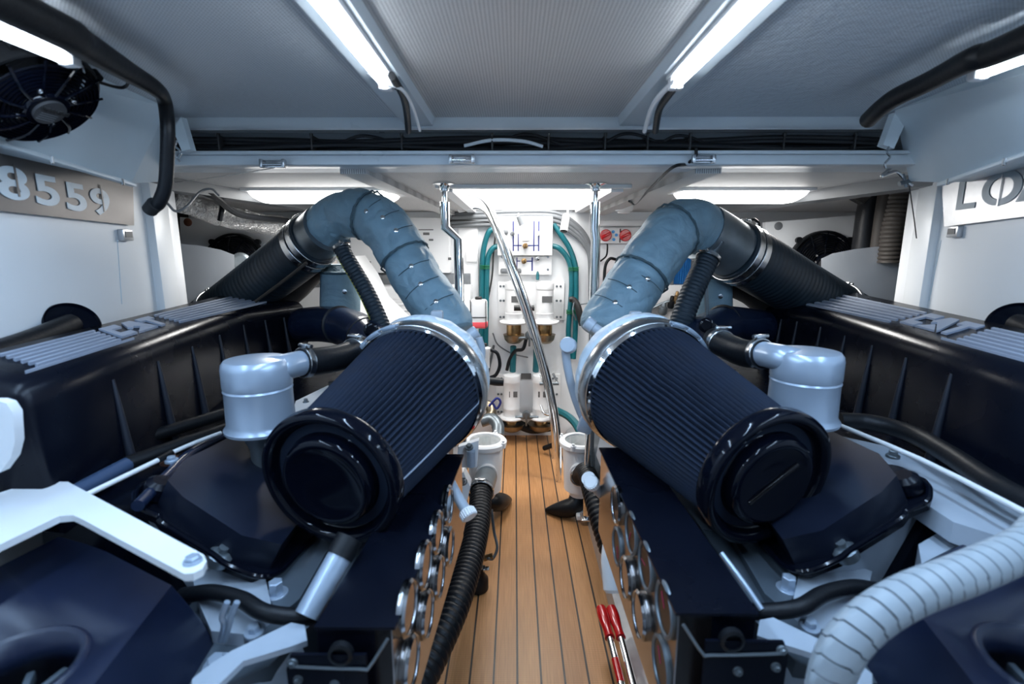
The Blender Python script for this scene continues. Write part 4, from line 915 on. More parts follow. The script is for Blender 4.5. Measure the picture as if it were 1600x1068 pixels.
# ================================================================== GAUGE PANELS
def gauge_panel(side):
    L = side < 0; word = 'left' if L else 'right'
    if L: N0, F0, N1 = PC(607, 979, .90), P(706, 740, 1.40), PC(490, 979, .90)
    else: N0, F0, N1 = PC(1066, 957, .90), P(956, 740, 1.40), PC(1186, 967, .90)
    t = empty('gauge_panel', (N0 + F0) / 2 - V((0, 0, .15)), 'long black hooded gauge box facing the walkway on the %s engine' % word, 'gauge panel', 'engine gauge panels')
    inb = V((-side, 0, 0)); z = N0.z; d = (F0 - N0); d.z = 0; far = N0 + d * 1.25; far.z = z
    N1.z = z; F1 = far + V((side * .13, 0, 0)); d.normalize(); nrm = V((-side * abs(d.y), d.x * side * (1 if side < 0 else 1), 0))
    nrm = V((d.y, -d.x, 0)); nrm = nrm if nrm.x * side < 0 else -nrm
    b = new(); hexa(b, [N0 + nrm * .012 - V((0, 0, .006)), N1 - V((0, 0, .006)), F1 - V((0, 0, .006)), far + nrm * .012 - V((0, 0, .006)), N0 + nrm * .012, N1, F1, far + nrm * .012]); bevel_all(b, .002, 2); obj('hood', b, 'satin_black', t)
    H = .30
    b = new(); hexa(b, [N0 - V((0, 0, H)) + d * .01, N0 - V((0, 0, H)) + d * .01 - nrm * .06, far - V((0, 0, H)) - nrm * .06, far - V((0, 0, H)),
                        N0 - V((0, 0, .006)) + d * .01, N0 - V((0, 0, .006)) + d * .01 - nrm * .06, far - V((0, 0, .006)) - nrm * .06, far - V((0, 0, .006))]); obj('side_housing', b, 'dial_black', t)
    b = new(); q0 = N0 + d * .008 + nrm * .001; q1 = far + nrm * .001
    hexa(b, [q0 - V((0, 0, H)), q1 - V((0, 0, H)), q1 - V((0, 0, H)) + nrm * .003, q0 - V((0, 0, H)) + nrm * .003, q0 - V((0, 0, .008)), q1 - V((0, 0, .008)), q1 - V((0, 0, .008)) + nrm * .003, q0 - V((0, 0, .008)) + nrm * .003]); face = obj('gauge_face_plate', b, 'mirror_panel', t); face['label'] = 'polished plate holding the round gauges'
    # end plate of the box, with its bracket
    b = new(); e0 = N0 + V((0, .012, -.012)); e1 = N1 + V((side * -.0, .012, -.012))
    hexa(b, [e0 - V((0, 0, H)), e1 - V((0, 0, H)), e1 - V((0, -.01, H)), e0 - V((0, -.01, H)), e0, e1, e1 + V((0, .01, 0)), e0 + V((0, .01, 0))]); obj('end_plate', b, 'satin_black', t)
    w0 = (e1 - e0)
    b = new(); prism(b, [e0 + w0 * .28 + V((0, -.03, -.03)), e0 + w0 * 1.28 + V((0, -.03, -.03)), e0 + w0 * 1.35 + V((0, -.03, -.06)), e0 + w0 * 1.32 + V((0, -.03, -.22)), e0 + w0 * .28 + V((0, -.03, -.22))], V((0, .006, 0))); bevel_all(b, .002, 2); ebp = obj('mounting_plate', b, 'satin_black', t)
    b = new(); tube(b, [e0 + w0 * .0 + V((0, -.02, -.005)), e0 + w0 * .24 + V((0, -.034, -.052)), e0 + w0 * .35 + V((0, -.034, -.055)), e0 + w0 * 1.2 + V((0, -.034, -.050)), e0 + w0 * 1.30 + V((0, -.034, -.040))], .003, 6, 4); obj('bracket_edge', b, 'cast_steel', ebp)
    for fx, fz in ((.72, -.09), (1.2, -.08), (1.25, -.045)): bolt('plate_screw', e0 + w0 * fx + V((0, -.031, fz)), V((0, -1, 0)), .006, 'cast_steel', ebp, .006)
    c = e0 + w0 * .62 + V((0, -.02, -.030)); b = new(); lathe(b, c, V((0, -1, 0)), [(.022, 0), (.022, .012), (.016, .014), (.016, .004), (0, .004)], 20); obj('grommet', b, 'rubber', t)
    # gauges: two rows of four
    k = 0
    for iy, yy in enumerate((.865, 1.0, 1.13, 1.265)):
        for row, zz in enumerate((.905, .780)):
            yq = yy if L is False else yy
            f = (yq - N0.y) / (F0.y - N0.y); c = N0.lerp(V((F0.x, F0.y, z)), f); c = V((c.x, c.y, zz)) + nrm * .004
            glassy = L or (row, iy) in ((0, 3), (1, 1), (1, 2))
            prot = .017 if glassy else .008
            b = new(); r = .052
            lathe(b, c, nrm, [(r, 0), (r + .001, .003), (r, prot * .6), (r + .002, prot * .7), (r, prot - .003), (r - .003, prot), (r - .006, prot - .001), (r - .007, prot - .005)], 40, cap=False)
            g = obj('gauge', b, 'bezel' if glassy else 'cast_steel', t, 60)
            b = new(); lathe(b, c, nrm, [(r - .007, 0), (r - .007, prot - .004), (0, prot - .004)], 40)
            reflect = glassy
            obj('dial', b, 'gauge_glass' if reflect else 'dial_black', g, 60)
            if not reflect:
                x = V((0, 0, 1)); y_ = nrm.cross(x)
                for j in range(7):
                    th = -2.0 + 4.0 * j / 6; q = c + nrm * (prot - .005) + (x * math.cos(th) + y_ * math.sin(th)) * (r * .62)
                    bb = new(); box(bb, q, (.012, .003, .001), basis((x * math.cos(th) + y_ * math.sin(th)), (y_ * math.cos(th) - x * math.sin(th)), nrm)); obj('scale_mark', bb, 'dial_red' if j > 2 else 'plastic_grey', g)
                bb = new(); th = .7 + iy; tube(bb, [c + nrm * (prot - .004), c + nrm * (prot - .004) + (x * math.cos(th) + y_ * math.sin(th)) * r * .6], .0014, 6, 2); obj('needle', bb, 'dial_red', g)
            k += 1
gauge_panel(-1); gauge_panel(1)

# ================================================================== EXHAUST: INSULATED PIPES, BIG HOSES
def insulated(side):
    L = side < 0; word = 'left' if L else 'right'
    if L:
        path = [(704, 522, 2.02), (692, 495, 2.05), (655, 440, 2.12), (624, 388, 2.18), (600, 353, 2.22), (566, 334, 2.27), (530, 339, 2.32), (505, 360, 2.36)]; r = .108; seams = (.42, .70)
    else:
        path = [(945, 522, 2.02), (958, 495, 2.05), (1000, 432, 2.12), (1030, 388, 2.18), (1052, 362, 2.22), (1078, 352, 2.27), (1100, 360, 2.32)]; r = .120; seams = (.40, .74)
    pts = [P(*q) for q in path]
    t = empty('insulated_exhaust_pipe', pts[0], 'blue grey quilted exhaust pipe arching up from the %s engine turbo' % word, 'exhaust pipe', 'insulated exhaust pipes')
    Lc = resample(pts, .007); n = len(Lc)
    cut = [0] + [int(n * s) for s in seams] + [n - 1]
    for k in range(3):
        seg = Lc[cut[k]:cut[k + 1] + 1]
        def rf(tt, th, s, k=k):
            e = min(tt, 1 - tt); bulge = .006 * min(1, e * 12)
            return r * (1.0, 1.03, .98)[k] - .008 + bulge + .007 * noise.noise(V((math.cos(th) * 1.6, math.sin(th) * 1.6, s * 14 + k * 9))) - .0045 * max(0, 1 - 7 * abs(noise.noise(V((math.cos(th) * 1.5 + 4, math.sin(th) * 1.5, s * 11 + k * 5))))) - .0018 * max(0, 1 - 6 * abs(noise.noise(V((math.cos(th) * 4, math.sin(th) * 4 + 7, s * 26)))))
        b = new(); tube(b, seg, r, 72, rf=rf, raw=True); obj('insulation_sleeve', b, 'blanket', t, 80)
    for c_ in cut[1:3]:
        a = (Lc[c_ + 1] - Lc[c_ - 1]).normalized(); x, y, _ = frame(a)
        b = new(); tube(b, [Lc[c_] + (x * math.cos(q) + y * math.sin(q)) * (r + .001 + .003 * math.sin(q * 23)) for q in [2 * PI * j / 40 for j in range(41)]], .0045, 6, 2, cap=False); obj('gathered_seam', b, 'cord', t)
    # stud buttons facing the walkway
    for fr, sdv in ((.12, .1), (.22, .0), (.32, .05), (.50, .25), (.57, .15), (.64, .05)) if L else ((.13, -.2), (.24, -.1), (.33, .25)):
        i = int(fr * n); a = (Lc[i + 1] - Lc[i - 1]).normalized(); vdir = (EYE - Lc[i]); vdir = (vdir - a * vdir.dot(a)).normalized(); q = a.cross(vdir)
        dd = (vdir + q * sdv).normalized(); b = new(); lathe(b, Lc[i] + dd * (r - .006), dd, [(.010, 0), (.010, .008), (.005, .011), (0, .011)], 14); obj('stud', b, 'chrome', t)
        b = new(); tube(b, [Lc[i] + (dd * math.cos(s_) + q * math.sin(s_)) * (r + .0005) for s_ in (-.9, -.5, -.1, .3, .8)], .0018, 5, 4); obj('stitch_line', b, 'cord', t)
    return pts, Lc, r
ptsL, LL, rL = insulated(-1)
ptsR, LR, rR = insulated(1)

def big_hose(side):
    L = side < 0; word = 'left' if L else 'right'
    if L:
        neck = [(512, 356, 2.34), (500, 366, 2.38), (488, 376, 2.41)]; hp = [(494, 372, 2.40), (450, 408, 2.50), (400, 446, 2.60), (348, 484, 2.72), (325, 500, 2.78)]; r = .128
    else:
        neck = [(1096, 362, 2.32), (1118, 374, 2.35), (1146, 392, 2.38)]; hp = [(1142, 390, 2.38), (1180, 410, 2.45), (1240, 446, 2.56), (1300, 480, 2.68), (1345, 505, 2.76)]; r = .142
    hp_ = [P(*q) for q in hp]; nk = [P(*q) for q in neck]
    t = empty('exhaust_hose', hp_[1], 'thick dark wrapped exhaust hose running outboard from the %s insulated pipe' % word, 'exhaust hose', 'wrapped exhaust hoses')
    b = new(); ribbed(b, hp_, r, .028, .0022, 36); obj('hose_body', b, 'blue_rubber', t, 60)
    b = new(); tube(b, nk, r * .9, 32, 6); obj('steel_neck', b, 'cast_steel', t)
    d = (hp_[1] - hp_[0]).normalized()
    for o_ in (.03, .075): clamp_ring('hose_clamp', hp_[0] + d * o_, d, r + .002, .036, 'steel', t)
    d2 = (hp_[-1] - hp_[-2]).normalized(); clamp_ring('hose_clamp', hp_[-2] + d2 * .04, d2, r + .002, .034, 'steel', t)
    # strap and lashing
    up = V((0, 0, 1)); L2 = catmull(hp_, 8)
    b = new(); tube(b, [q + (up * .93 + V((-side * .35, -.1, 0))).normalized() * (r + .003) for q in L2[6:-4]], .007, 8, 2); obj('lashing', b, 'rubber', t)
    q = L2[6 if L else 8] + up * (r + .012)
    b = new(); tube(b, [q, q + V((side * -.0, 0, .03)), q + V((-side * .025, 0, .05)), q + V((-side * .045, 0, .035)), q + V((-side * .02, 0, .015))], .007, 8); obj('knot', b, 'rubber', t)
    if L:
        b = new(); tube(b, [v + V((.03, -.12, -.085)) for v in (L2[2], L2[8], L2[14], L2[20])], .008, 8, 4); obj('rope', b, 'duct_brown', t)
    # steel drain spigot under the neck and the slim ribbed hose falling from it
    if L: s0, s1, s2, s3 = P(527, 372, 2.30), P(540, 400, 2.26), P(575, 460, 2.18), P(604, 525, 2.10)
    else: s0, s1, s2, s3 = P(1112, 392, 2.28), P(1102, 412, 2.25), P(1080, 460, 2.18), P(1058, 520, 2.12)
    h = empty('drain_hose', s1, 'slim ribbed dark hose slanting down from the %s exhaust neck' % word, 'hose', 'ribbed drain hoses')
    b = new(); ribbed(b, [s0.lerp(s1, .4), s1, s2, s3], .036 if L else .050, .018, .004, 20); obj('hose_body', b, 'blue_rubber', h, 60)
    dd = (s1 - s0).normalized(); clamp_ring('hose_clamp', s0.lerp(s1, .55), dd, .038 if L else .052, .02, 'steel', h)
    if not L:
        b = new(); cyl(b, P(1128, 375, 2.22), s0.lerp(s1, .5), .014, 16, .034); obj('spigot', b, 'cast_steel', h)
    if L:
        b = new(); tube(b, [s1 + V((-.036, -.01, 0)), s2 + V((-.036, -.01, 0)), s3 + V((-.036, -.01, 0))], .003, 6); obj('yellow_tracer', b, 'yellow', h)
    # second wrapped pipe standing behind
    c0, c1 = (P(532, 425, 2.55), P(532, 520, 2.55)) if L else (P(1112, 432, 2.55), P(1112, 520, 2.55))
    g = empty('wrapped_riser', c1, 'blue grey wrapped riser standing behind the %s ribbed drain hose' % word, 'pipe', 'wrapped risers')
    b = new(); tube(b, [c1, c0], .098, 28, 8, rf=lambda tt, th, s: .098 + .004 * noise.noise(V((math.cos(th) * 3, math.sin(th) * 3, s * 10)))); obj('wrap', b, 'blanket', g)
    b = new(); lathe(b, c0 - V((0, 0, .01)), V((0, 0, 1)), [(.095, 0), (.104, .006), (.104, .014), (.09, .02), (.07, .05)], 32); obj('rolled_top', b, 'blanket_dark', g)
    for k in range(2):
        b = new(); q = c0 + V((side * -.02 + .03, -.098, -.09 - .1 * k)); lathe(b, q, V((0, -1, 0)), [(.012, 0), (.012, .006), (0, .007)], 12); obj('stud', b, 'chrome', g)
    # dark manifold under the hose
    a0, a1 = (P(505, 400, 2.62), P(430, 470, 2.72)) if L else (P(1135, 430, 2.62), P(1240, 490, 2.74))
    b = new(); tube(b, [a0, a0.lerp(a1, .5), a1], .085, 20, 6, rf=lambda tt, th, s: .085 + .012 * noise.noise(V((th, s * 9, 0)))); tag(obj('exhaust_manifold', b, 'duct_brown'), 'dark sooty manifold pipe under the %s wrapped hose' % word, 'pipe', 'manifold pipes')
big_hose(-1); big_hose(1)
wire('steel_rod', [P(1102, 415, 2.2), P(1104, 470, 2.2), P(1105, 500, 2.2)], .009, 'cast_steel', 'thin steel rod with a coupling in front of the right wrapped riser', 'rod')

# ================================================================== FAR BULKHEAD
YW = 4.10
W = lambda u, v, d=0.0: P(u, v, YW - d)
def wbox(u0, v0, u1, v1, d, m, name, parent=None, off=0.0, bev=.004):
    a = W(u0, v0, d + off); c = W(u1, v1, d + off); b = new()
    box(b, V(((a.x + c.x) / 2, YW - off - d / 2, (a.z + c.z) / 2)), (abs(c.x - a.x), d, abs(c.z - a.z)), None, bev); return obj(name, b, m, parent)
def wroot(name, u, v, label, cat, grp=None, d=.05): return empty(name, W(u, v, d), label, cat, grp)
def wcyl(name, u, v0, v1, ru, d, m, parent, prof=None, n=28):
    a = W(u, v1, d); top_ = W(u, v0, d); r = abs(W(u + ru, v1, d).x - a.x); H = top_.z - a.z; b = new()
    pr = prof or [(r * .9, 0), (r, .01), (r, H - .012), (r * .9, H)]
    if prof: pr = [(q * r, h * H) for q, h in prof]
    lathe(b, V((a.x, a.y, a.z)), V((0, 0, 1)), pr, n); return obj(name, b, m, parent)
# valve board with drawn piping diagram
t = wroot('valve_board', 820, 370, 'white valve board with a blue piping diagram on the far bulkhead', 'valve board')
wbox(777, 338, 863, 399, .10, 'plastic_white', 'upper_panel', t)
wbox(779, 400, 862, 429, .05, 'plastic_white', 'lower_panel', t)
for u0, v0, u1, v1 in ((801, 345, 803, 392), (809, 365, 810.5, 392), (833.5, 345, 835, 392), (841, 345, 842.5, 392), (802, 382.5, 815, 384.2), (825, 382.5, 842, 384.2)):
    wbox(u0, v0, u1, v1, .002, 'blue_line', 'diagram_line', t, .10, 0)
for u0, v0, u1, v1 in ((807, 402, 808.4, 419), (830.5, 402, 832.5, 423), (808, 407, 813, 408.5), (823, 407, 831, 408.8)):
    wbox(u0, v0, u1, v1, .002, 'blue_line', 'diagram_line', t, .05, 0)
for u, v, m, r, off in ((800.5, 365, 'plastic_grey', 3.4, .10), (841, 365, 'plastic_white', 3.4, .10), (820.5, 384, 'brass', 4, .10), (818.5, 407.5, 'brass', 4, .05), (839, 404, 'steel', 3.6, .05), (800, 403, 'steel', 3.2, .05)):
    c = W(u, v, off); r_ = r * .0052; b = new(); lathe(b, c, V((0, -1, 0)), [(r_ * .5, 0), (r_ * .5, .015), (r_, .017), (r_, .03), (r_ * .7, .034), (0, .034)], 16); box(b, c + V((0, -.038, 0)), (r_ * .5, .012, r_ * 2.2), Matrix.Rotation(.5, 3, 'Y'), .002); obj('valve_knob', b, m, t)
for u in (784, 856): 
    for v in (401.5, 421): bolt('screw', W(u, v, .05), V((0, -1, 0)), .006, 'steel', t, .004)
b = new(); tube(b, [W(800, 405, .03), W(799.5, 418, .03), W(799, 436, .06)], .011, 10); obj('valve_tail', b, 'brass', t)
b = new(); tube(b, [W(839.5, 406, .03), W(840, 418, .03), W(840, 437, .06)], .013, 10); obj('valve_tail', b, 'teal_hose', t)
# small grey oval plates and hooks
for u0, v0, u1, v1, lb in ((781, 359, 794, 366, 'grey oval plate with a white hook on the left of the valve board'), (782, 419.5, 814.5, 427, 'long grey oval handle plate under the valve board')):
    t = wroot('oval_handle', (u0 + u1) / 2, v0, lb, 'handle'); wbox(u0, v0, u1, v1, .02, 'plastic_grey', 'grip', t, .10 if v0 < 400 else .05, .012)
    b = new(); q = W((u0 + u1) / 2 + 1, v1 + 1, .12); tube(b, [q, q + V((0, -.02, -.03)), q + V((.02, -.03, -.05)), q + V((.04, -.03, -.03))], .005, 8); obj('hook', b, 'plastic_white', t)
# white lamp-like fittings
t = wroot('inspection_lamp', 816, 350, 'white bell-shaped fitting hanging over the valve board', 'lamp', None, .2)
b = new(); tube(b, [W(811, 336, .0), W(810, 334, .1), W(810, 339, .2)], .007, 8); obj('wall_arm', b, 'plastic_white', t)
b = new(); a, c = W(810, 338, .2), W(816, 353, .2); cyl(b, a, c, .018, 16, .021); bevel_all(b, .003, 2, 60); obj('clip_arm', b, 'plastic_grey', t)
b = new(); a = W(820, 353, .2); c = W(822, 378, .22); lathe(b, a, c - a, [(.018, -.01), (.04, .0), (.045, .03), (.048, .05), (.038, .07), (.036, .09), (.03, .115), (0, .122)], 24); obj('shade', b, 'plastic_white', t)
t = wroot('security_camera', 883, 348, 'white tube-shaped camera pointing down beside the conduit bundle', 'camera', None, .25)
b = new(); a, c = W(885, 335, .25), W(881, 361, .30); lathe(b, a, c - a, [(0, 0), (.022, .002), (.027, .008), (.031, (c - a).length)], 24); obj('camera_body', b, 'plastic_white', t)
b = new(); dd = (c - a).normalized(); lathe(b, c, dd, [(.028, -.004), (.028, .001), (0, .001)], 24); lathe(b, c, dd, [(.012, 0), (.012, .004), (0, .004)], 16); obj('lens', b, 'ink', t)
b = new(); tube(b, [W(886, 336, .25), W(887, 330, .12), W(887, 326, .0)], .008, 8); obj('mount_arm', b, 'plastic_white', t)
t = wroot('small_camera', 708, 330, 'small white fitting behind the left stanchion top', 'lamp', None, .4)
b = new(); a, c = P(716, 300, 3.9), P(722, 331, 3.9); lathe(b, a, c - a, [(.02, 0), (.04, .02), (.035, .12), (.025, (c - a).length)], 20); obj('body', b, 'plastic_white', t)
# conduits over the top of the board
for i, (dv, rr, lb) in enumerate(((0, .020, 'topmost grey conduit curving down over the far bulkhead'), (7, .017, 'middle grey conduit curving down over the far bulkhead'), (-6, .014, 'thin grey conduit above the others on the far bulkhead'), (13, .015, 'lowest grey conduit of the bundle on the far bulkhead'))):
    wire('conduit', [W(706, 340 + dv, .05), W(760, 338 + dv, .05), W(830, 336 + dv, .05), W(866, 338 + dv, .05), W(893, 350 + dv, .05), W(915, 373 + dv, .05), W(922, 400 + dv, .05), W(923, 480, .05)], rr, 'plastic_grey', lb, 'conduit', None, 12, 6)
wire('conduit', [W(697, 345, .06), W(740, 345, .06), W(768, 348, .06), W(774, 362, .06), W(771, 395, .05), W(769, 430, .05), W(762, 470, .05)], .007, 'ink', 'thin black cable bending down beside the left teal hoses', 'cable')
for k, (u, v) in enumerate(((739, 337), (739, 345))): pass
# teal hoses with green ties
def teal(pts, lb): return wire('teal_hose', pts, .0215, 'teal_hose', lb, 'hose', 'teal hoses on the far bulkhead', 14, 8)
teal([W(772, 358, .05), W(764, 362, .06), W(757, 382, .06), W(753.5, 410, .06), W(752.5, 470, .06), W(752, 540, .06), W(752, 620, .06)], 'outer teal hose of the left pair on the far bulkhead')
teal([W(779, 384, .05), W(770, 388, .06), W(763, 400, .06), W(761, 420, .06), W(760, 470, .06), W(759, 540, .06), W(758, 620, .06)], 'inner teal hose of the left pair on the far bulkhead')
teal([W(865, 350, .05), W(876, 366, .06), W(890, 388, .06), W(899, 415, .06), W(900, 440, .06), W(900, 470, .06), W(899, 520, .06), W(896, 560, .06)], 'outer teal hose of the right pair on the far bulkhead')
teal([W(863, 384, .05), W(874, 388, .06), W(886, 402, .06), W(892, 420, .06), W(893, 450, .06), W(890, 490, .06), W(888, 520, .06), W(890, 560, .06)], 'inner teal hose of the right pair on the far bulkhead')
for u0, u1, v, lb in ((751, 764, 417, 'green tie around the left teal hoses'), (889, 903, 420, 'green tie around the right teal hoses'), (886, 902, 487, 'lower green tie around the right teal hoses')):
    b = new(); a, c = W(u0, v, .06), W(u1, v, .06)
    for dz in (-.012, 0, .012): box(b, (a + c) / 2 + V((0, 0, dz)), ((c - a).length + .012, .055, .006), None, .003)
    tag(obj('green_tie', b, 'green'), lb, 'cable tie')
# twin fuel filter sets
def filter_set(v_top, v_bot, us, ru, blabel, label, big):
    t = wroot('twin_fuel_filter', (us[0] + us[1]) / 2, v_bot, label, 'fuel filter', 'twin fuel filters')
    wbox(us[0] - 25, v_top + 1, us[1] + 30, v_bot, .02, 'plastic_white', 'backing_plate', t, 0)
    for u in (us[0] - 21, us[0] - 16, us[1] + 19, us[1] + 25):
        for v in (v_top + 8, (v_top + v_bot) / 2, v_bot - 5): bolt('plate_bolt', W(u, v, .02), V((0, -1, 0)), .008, 'cast_steel', t, .008, 1.2)
    for j, u in enumerate(us):
        can = wcyl('filter_canister', u, v_top, v_bot, ru, .14, 'plastic_white', t, [(.98, 0), (.98, .16), (1.0, .17), (1.0, .19), (.96, .2), (.96, .78), (1.0, .79), (1.02, .82), (1.02, .92), (.98, .96), (.5, 1.0), (0, 1.0)])
        wbox(u - 4, (v_top + v_bot) / 2 - (7 if big else 4), u + 12 if big else u + 9, (v_top + v_bot) / 2 + (3 if big else 5), .004, 'label_grey', 'label', can, .14 + ru * .0052 * .9, 0)
        wcyl('mounting_flange', u, v_bot, v_bot + 5, ru * 1.55, .14, 'plastic_white', t)
        bw = wcyl('sediment_bowl', u, v_bot + 6, v_bot + (24 if big else 16), ru * .82, .14, 'brass', t, [(.7, 0), (.95, .05), (1, .2), (1, .9), (.95, 1)])
        wcyl('drip_cup', u, v_bot + (22 if big else 13), v_bot + (37 if big else 25), ru * (1.15 if big else 1.5), .14, 'bronze', t, [(.15, 0), (.6, .12), (.9, .45), (1.0, .9), (1.05, 1)])
    b = new(); m = (us[0] + us[1]) / 2; tube(b, [W(us[0] - 22, v_bot + 2, .12), W(m, v_bot + 2, .16), W(us[1] + 22, v_bot + 2, .12)], .012, 10); obj('link_pipe', b, 'plastic_white', t)
    b = new(); q = W(m, v_bot - 2 if not big else v_bot + 22, .2); lathe(b, q, V((0, -1, 0)), [(.03, 0), (.034, .02), (.026, .04), (0, .045)], 14); box(b, q + V((0, -.04, -.03)), (.016, .016, .12), None, .004); cyl(b, q + V((-.09, 0, -.03)), q + V((.1, 0, -.03)), .014, 10); obj('selector_valve', b, 'cast_steel', t)
    return t
filter_set(439, 500, (803, 851), 14, '', 'upper twin white fuel filter set with glass bowls on the far bulkhead', True)
filter_set(583, 648, (799.5, 845), 13, '', 'lower twin white fuel filter set just above the end of the teak floor', False)
wbox(814, 583, 830, 592, .004, 'label_grey', 'x', None, .03, 0).name = 'rating_plate'
tag(bpy.data.objects['rating_plate'], 'small grey rating plate between the lower twin fuel filters', 'plate')
wire('fuel_hose', [W(802, 541, .14), W(802, 555, .12), W(801, 580, .10)], .026, 'teal_hose', 'short teal hose under the left upper fuel filter', 'hose')
wire('fuel_hose', [W(838, 545, .14), W(838, 560, .12), W(837, 580, .10)], .026, 'teal_hose', 'short teal hose under the right upper fuel filter', 'hose')
wire('drain_line', [W(822, 530, .2), W(817, 545, .2), W(805, 548, .16), W(796, 562, .12), W(792, 578, .1)], .014, 'rubber', 'dark drain line looping between the upper and lower fuel filters', 'hose')
wire('drain_line', [W(770, 520, .03), W(778, 538, .03), W(800, 552, .03), W(825, 558, .03)], .006, 'plastic_grey', 'thin grey line curving across the bulkhead under the upper filters', 'hose')
b = new(); a = W(803, 481, .32); cyl(b, a, W(835, 481, .32), .022, 14); tag(obj('grip_bar', b, 'ink'), 'short dark oval grip in front of the upper fuel filters', 'handle')
t = wroot('hinge_clamp', 858, 600, 'steel lever clamp beside the lower right fuel filter, near the rail', 'clamp', None, .35)
for dv in (0, 48):
    b = new(); tube(b, [W(845, 585 + dv, .3), W(850, 597 + dv, .36), W(862, 600 + dv, .36), W(870, 597 + dv, .33), W(864, 583 + dv, .3)], .010, 8, 5); obj('lever', b, 'steel', t)
b = new(); cyl(b, W(843, 599, .36), W(873, 599, .36), .013, 12); obj('clamp_bar', b, 'cast_steel', t)
# rails, stanchions
hr = empty('handrail', P(873, 752, 3.23), 'polished steel ladder handrail leaning from the hatch to the floor', 'handrail')
b = new(); tube(b, [P(u, v, Y) for u, v, Y in ((712, 303, 3.5), (742, 303, 3.46), (760, 315, 3.43), (775, 345, 3.40), (800, 410, 3.36), (825, 480, 3.33), (846, 550, 3.29), (862, 615, 3.25), (872, 680, 3.23))] + [V((P(873, 752, 3.23).x, 3.23, .0))], .0205, 16, 8); obj('front_rail', b, 'chrome', hr)
b = new(); tube(b, [P(u, v, Y) for u, v, Y in ((726, 324, 3.75), (752, 326, 3.74), (768, 345, 3.72), (792, 410, 3.70), (820, 490, 3.68), (842, 560, 3.66), (858, 625, 3.64), (865, 680, 3.62))] + [V((P(866, 715, 3.62).x, 3.62, .0))], .0185, 16, 8); obj('rear_rail', b, 'chrome', hr)
def stanchion(u, jog, Y, label):
    a = P(u, 284, Y); t = empty('stanchion', V((a.x + jog, Y, 0)), label, 'stanchion', 'steel stanchions beside the ladder'); zt = zf(Y)
    b = new(); lathe(b, V((a.x, Y, zt)), V((0, 0, -1)), [(.055, 0), (.055, .004), (.03, .010), (.022, .022), (.022, .035), (.012, .037), (.012, .12)], 28); obj('ceiling_flange', b, 'chrome', t)
    b = new(); z1, z2 = P(u, 356, Y).z, P(u, 374, Y).z
    tube(b, [V((a.x, Y, zt - .085)), V((a.x, Y, z1)), V((a.x + jog, Y, z2)), V((a.x + jog, Y, .17))], .024, 24, raw=True); obj('tube', b, 'chrome', t, 50)
    gx = .50 if a.x > 0 else -.44; b = new(); box(b, ((a.x + jog + gx) / 2, Y, .165), (abs(gx - a.x - jog) + .07, .08, .012), None, .003); obj('foot_bracket', b, 'steel', t)
stanchion(694, .062, 2.48, 'polished steel stanchion left of the ladder rail, with a kink near the top')
stanchion(931, .008, 2.48, 'polished steel stanchion right of the ladder rail, beside the red knobs')
# switch boxes
t = wroot('isolator_box', 970, 368, 'white isolator box with two red rotary knobs', 'switch box')
wbox(937, 356, 1002, 380, .07, 'plastic_white', 'case', t)
for u in (946, 976.5):
    c = W(u, 367.5, .07); b = new(); lathe(b, c, V((0, -1, 0)), [(.046, 0), (.046, .02), (.040, .026), (0, .026)], 28); box(b, c + V((0, -.03, 0)), (.022, .02, .078), Matrix.Rotation(1.1, 3, 'Y'), .005); obj('rotary_knob', b, 'red', t)
for u, v in ((958, 362), (963, 367), (959, 374)): b = new(); lathe(b, W(u, v, .07), V((0, -1, 0)), [(.012, 0), (.012, .006), (0, .006)], 14); obj('indicator', b, 'blue_cloth', t)
wbox(968.5, 357, 969.5, 379, .074, 'ink', 'case_joint', t)
wire('black_cable', [W(949, 381, .06), W(949, 390, .07), W(947, 400, .05), W(938, 408, .03)], .007, 'rubber', 'short black cable under the isolator box', 'cable')
wbox(936, 344, 1010, 353, .08, 'plastic_white', 'cable_trunking').name = 'cable_trunking'
tag(bpy.data.objects['cable_trunking'], 'white cable trunking above the isolator box', 'trunking')
t = wroot('smoke_detector', 976, 326, 'round white smoke detector on the far ceiling beside the black cable', 'smoke detector', None, .6)
c = P(975, 322, 3.6); c.z = zf(3.6); b = new(); lathe(b, c, V((0, 0, -1)), [(.065, 0), (.065, .02), (.055, .035), (.045, .036), (.042, .05), (0, .055)], 28); obj('detector_body', b, 'plastic_white', t)
# extinguisher
t = wroot('fire_extinguisher', 960, 440, 'fire extinguisher half hidden behind the right insulated pipe', 'fire extinguisher')
wcyl('cylinder', 961, 415, 480, 9, .12, 'red', t, [(.9, 0), (1, .03), (1, .85), (.8, .95), (.3, 1)])
b = new(); box(b, W(961, 450, .06), (.06, .12, .03)); obj('wall_bracket', b, 'ink', t)
wbox(952, 425, 970, 436, .02, 'plastic_white', 'label', t, .155, .004)
b = new(); tube(b, [W(962, 405, .12), W(953, 404, .14), W(946, 415, .14), W(944, 440, .14), W(944, 470, .14)], .012, 10); obj('hose', b, 'rubber', t)
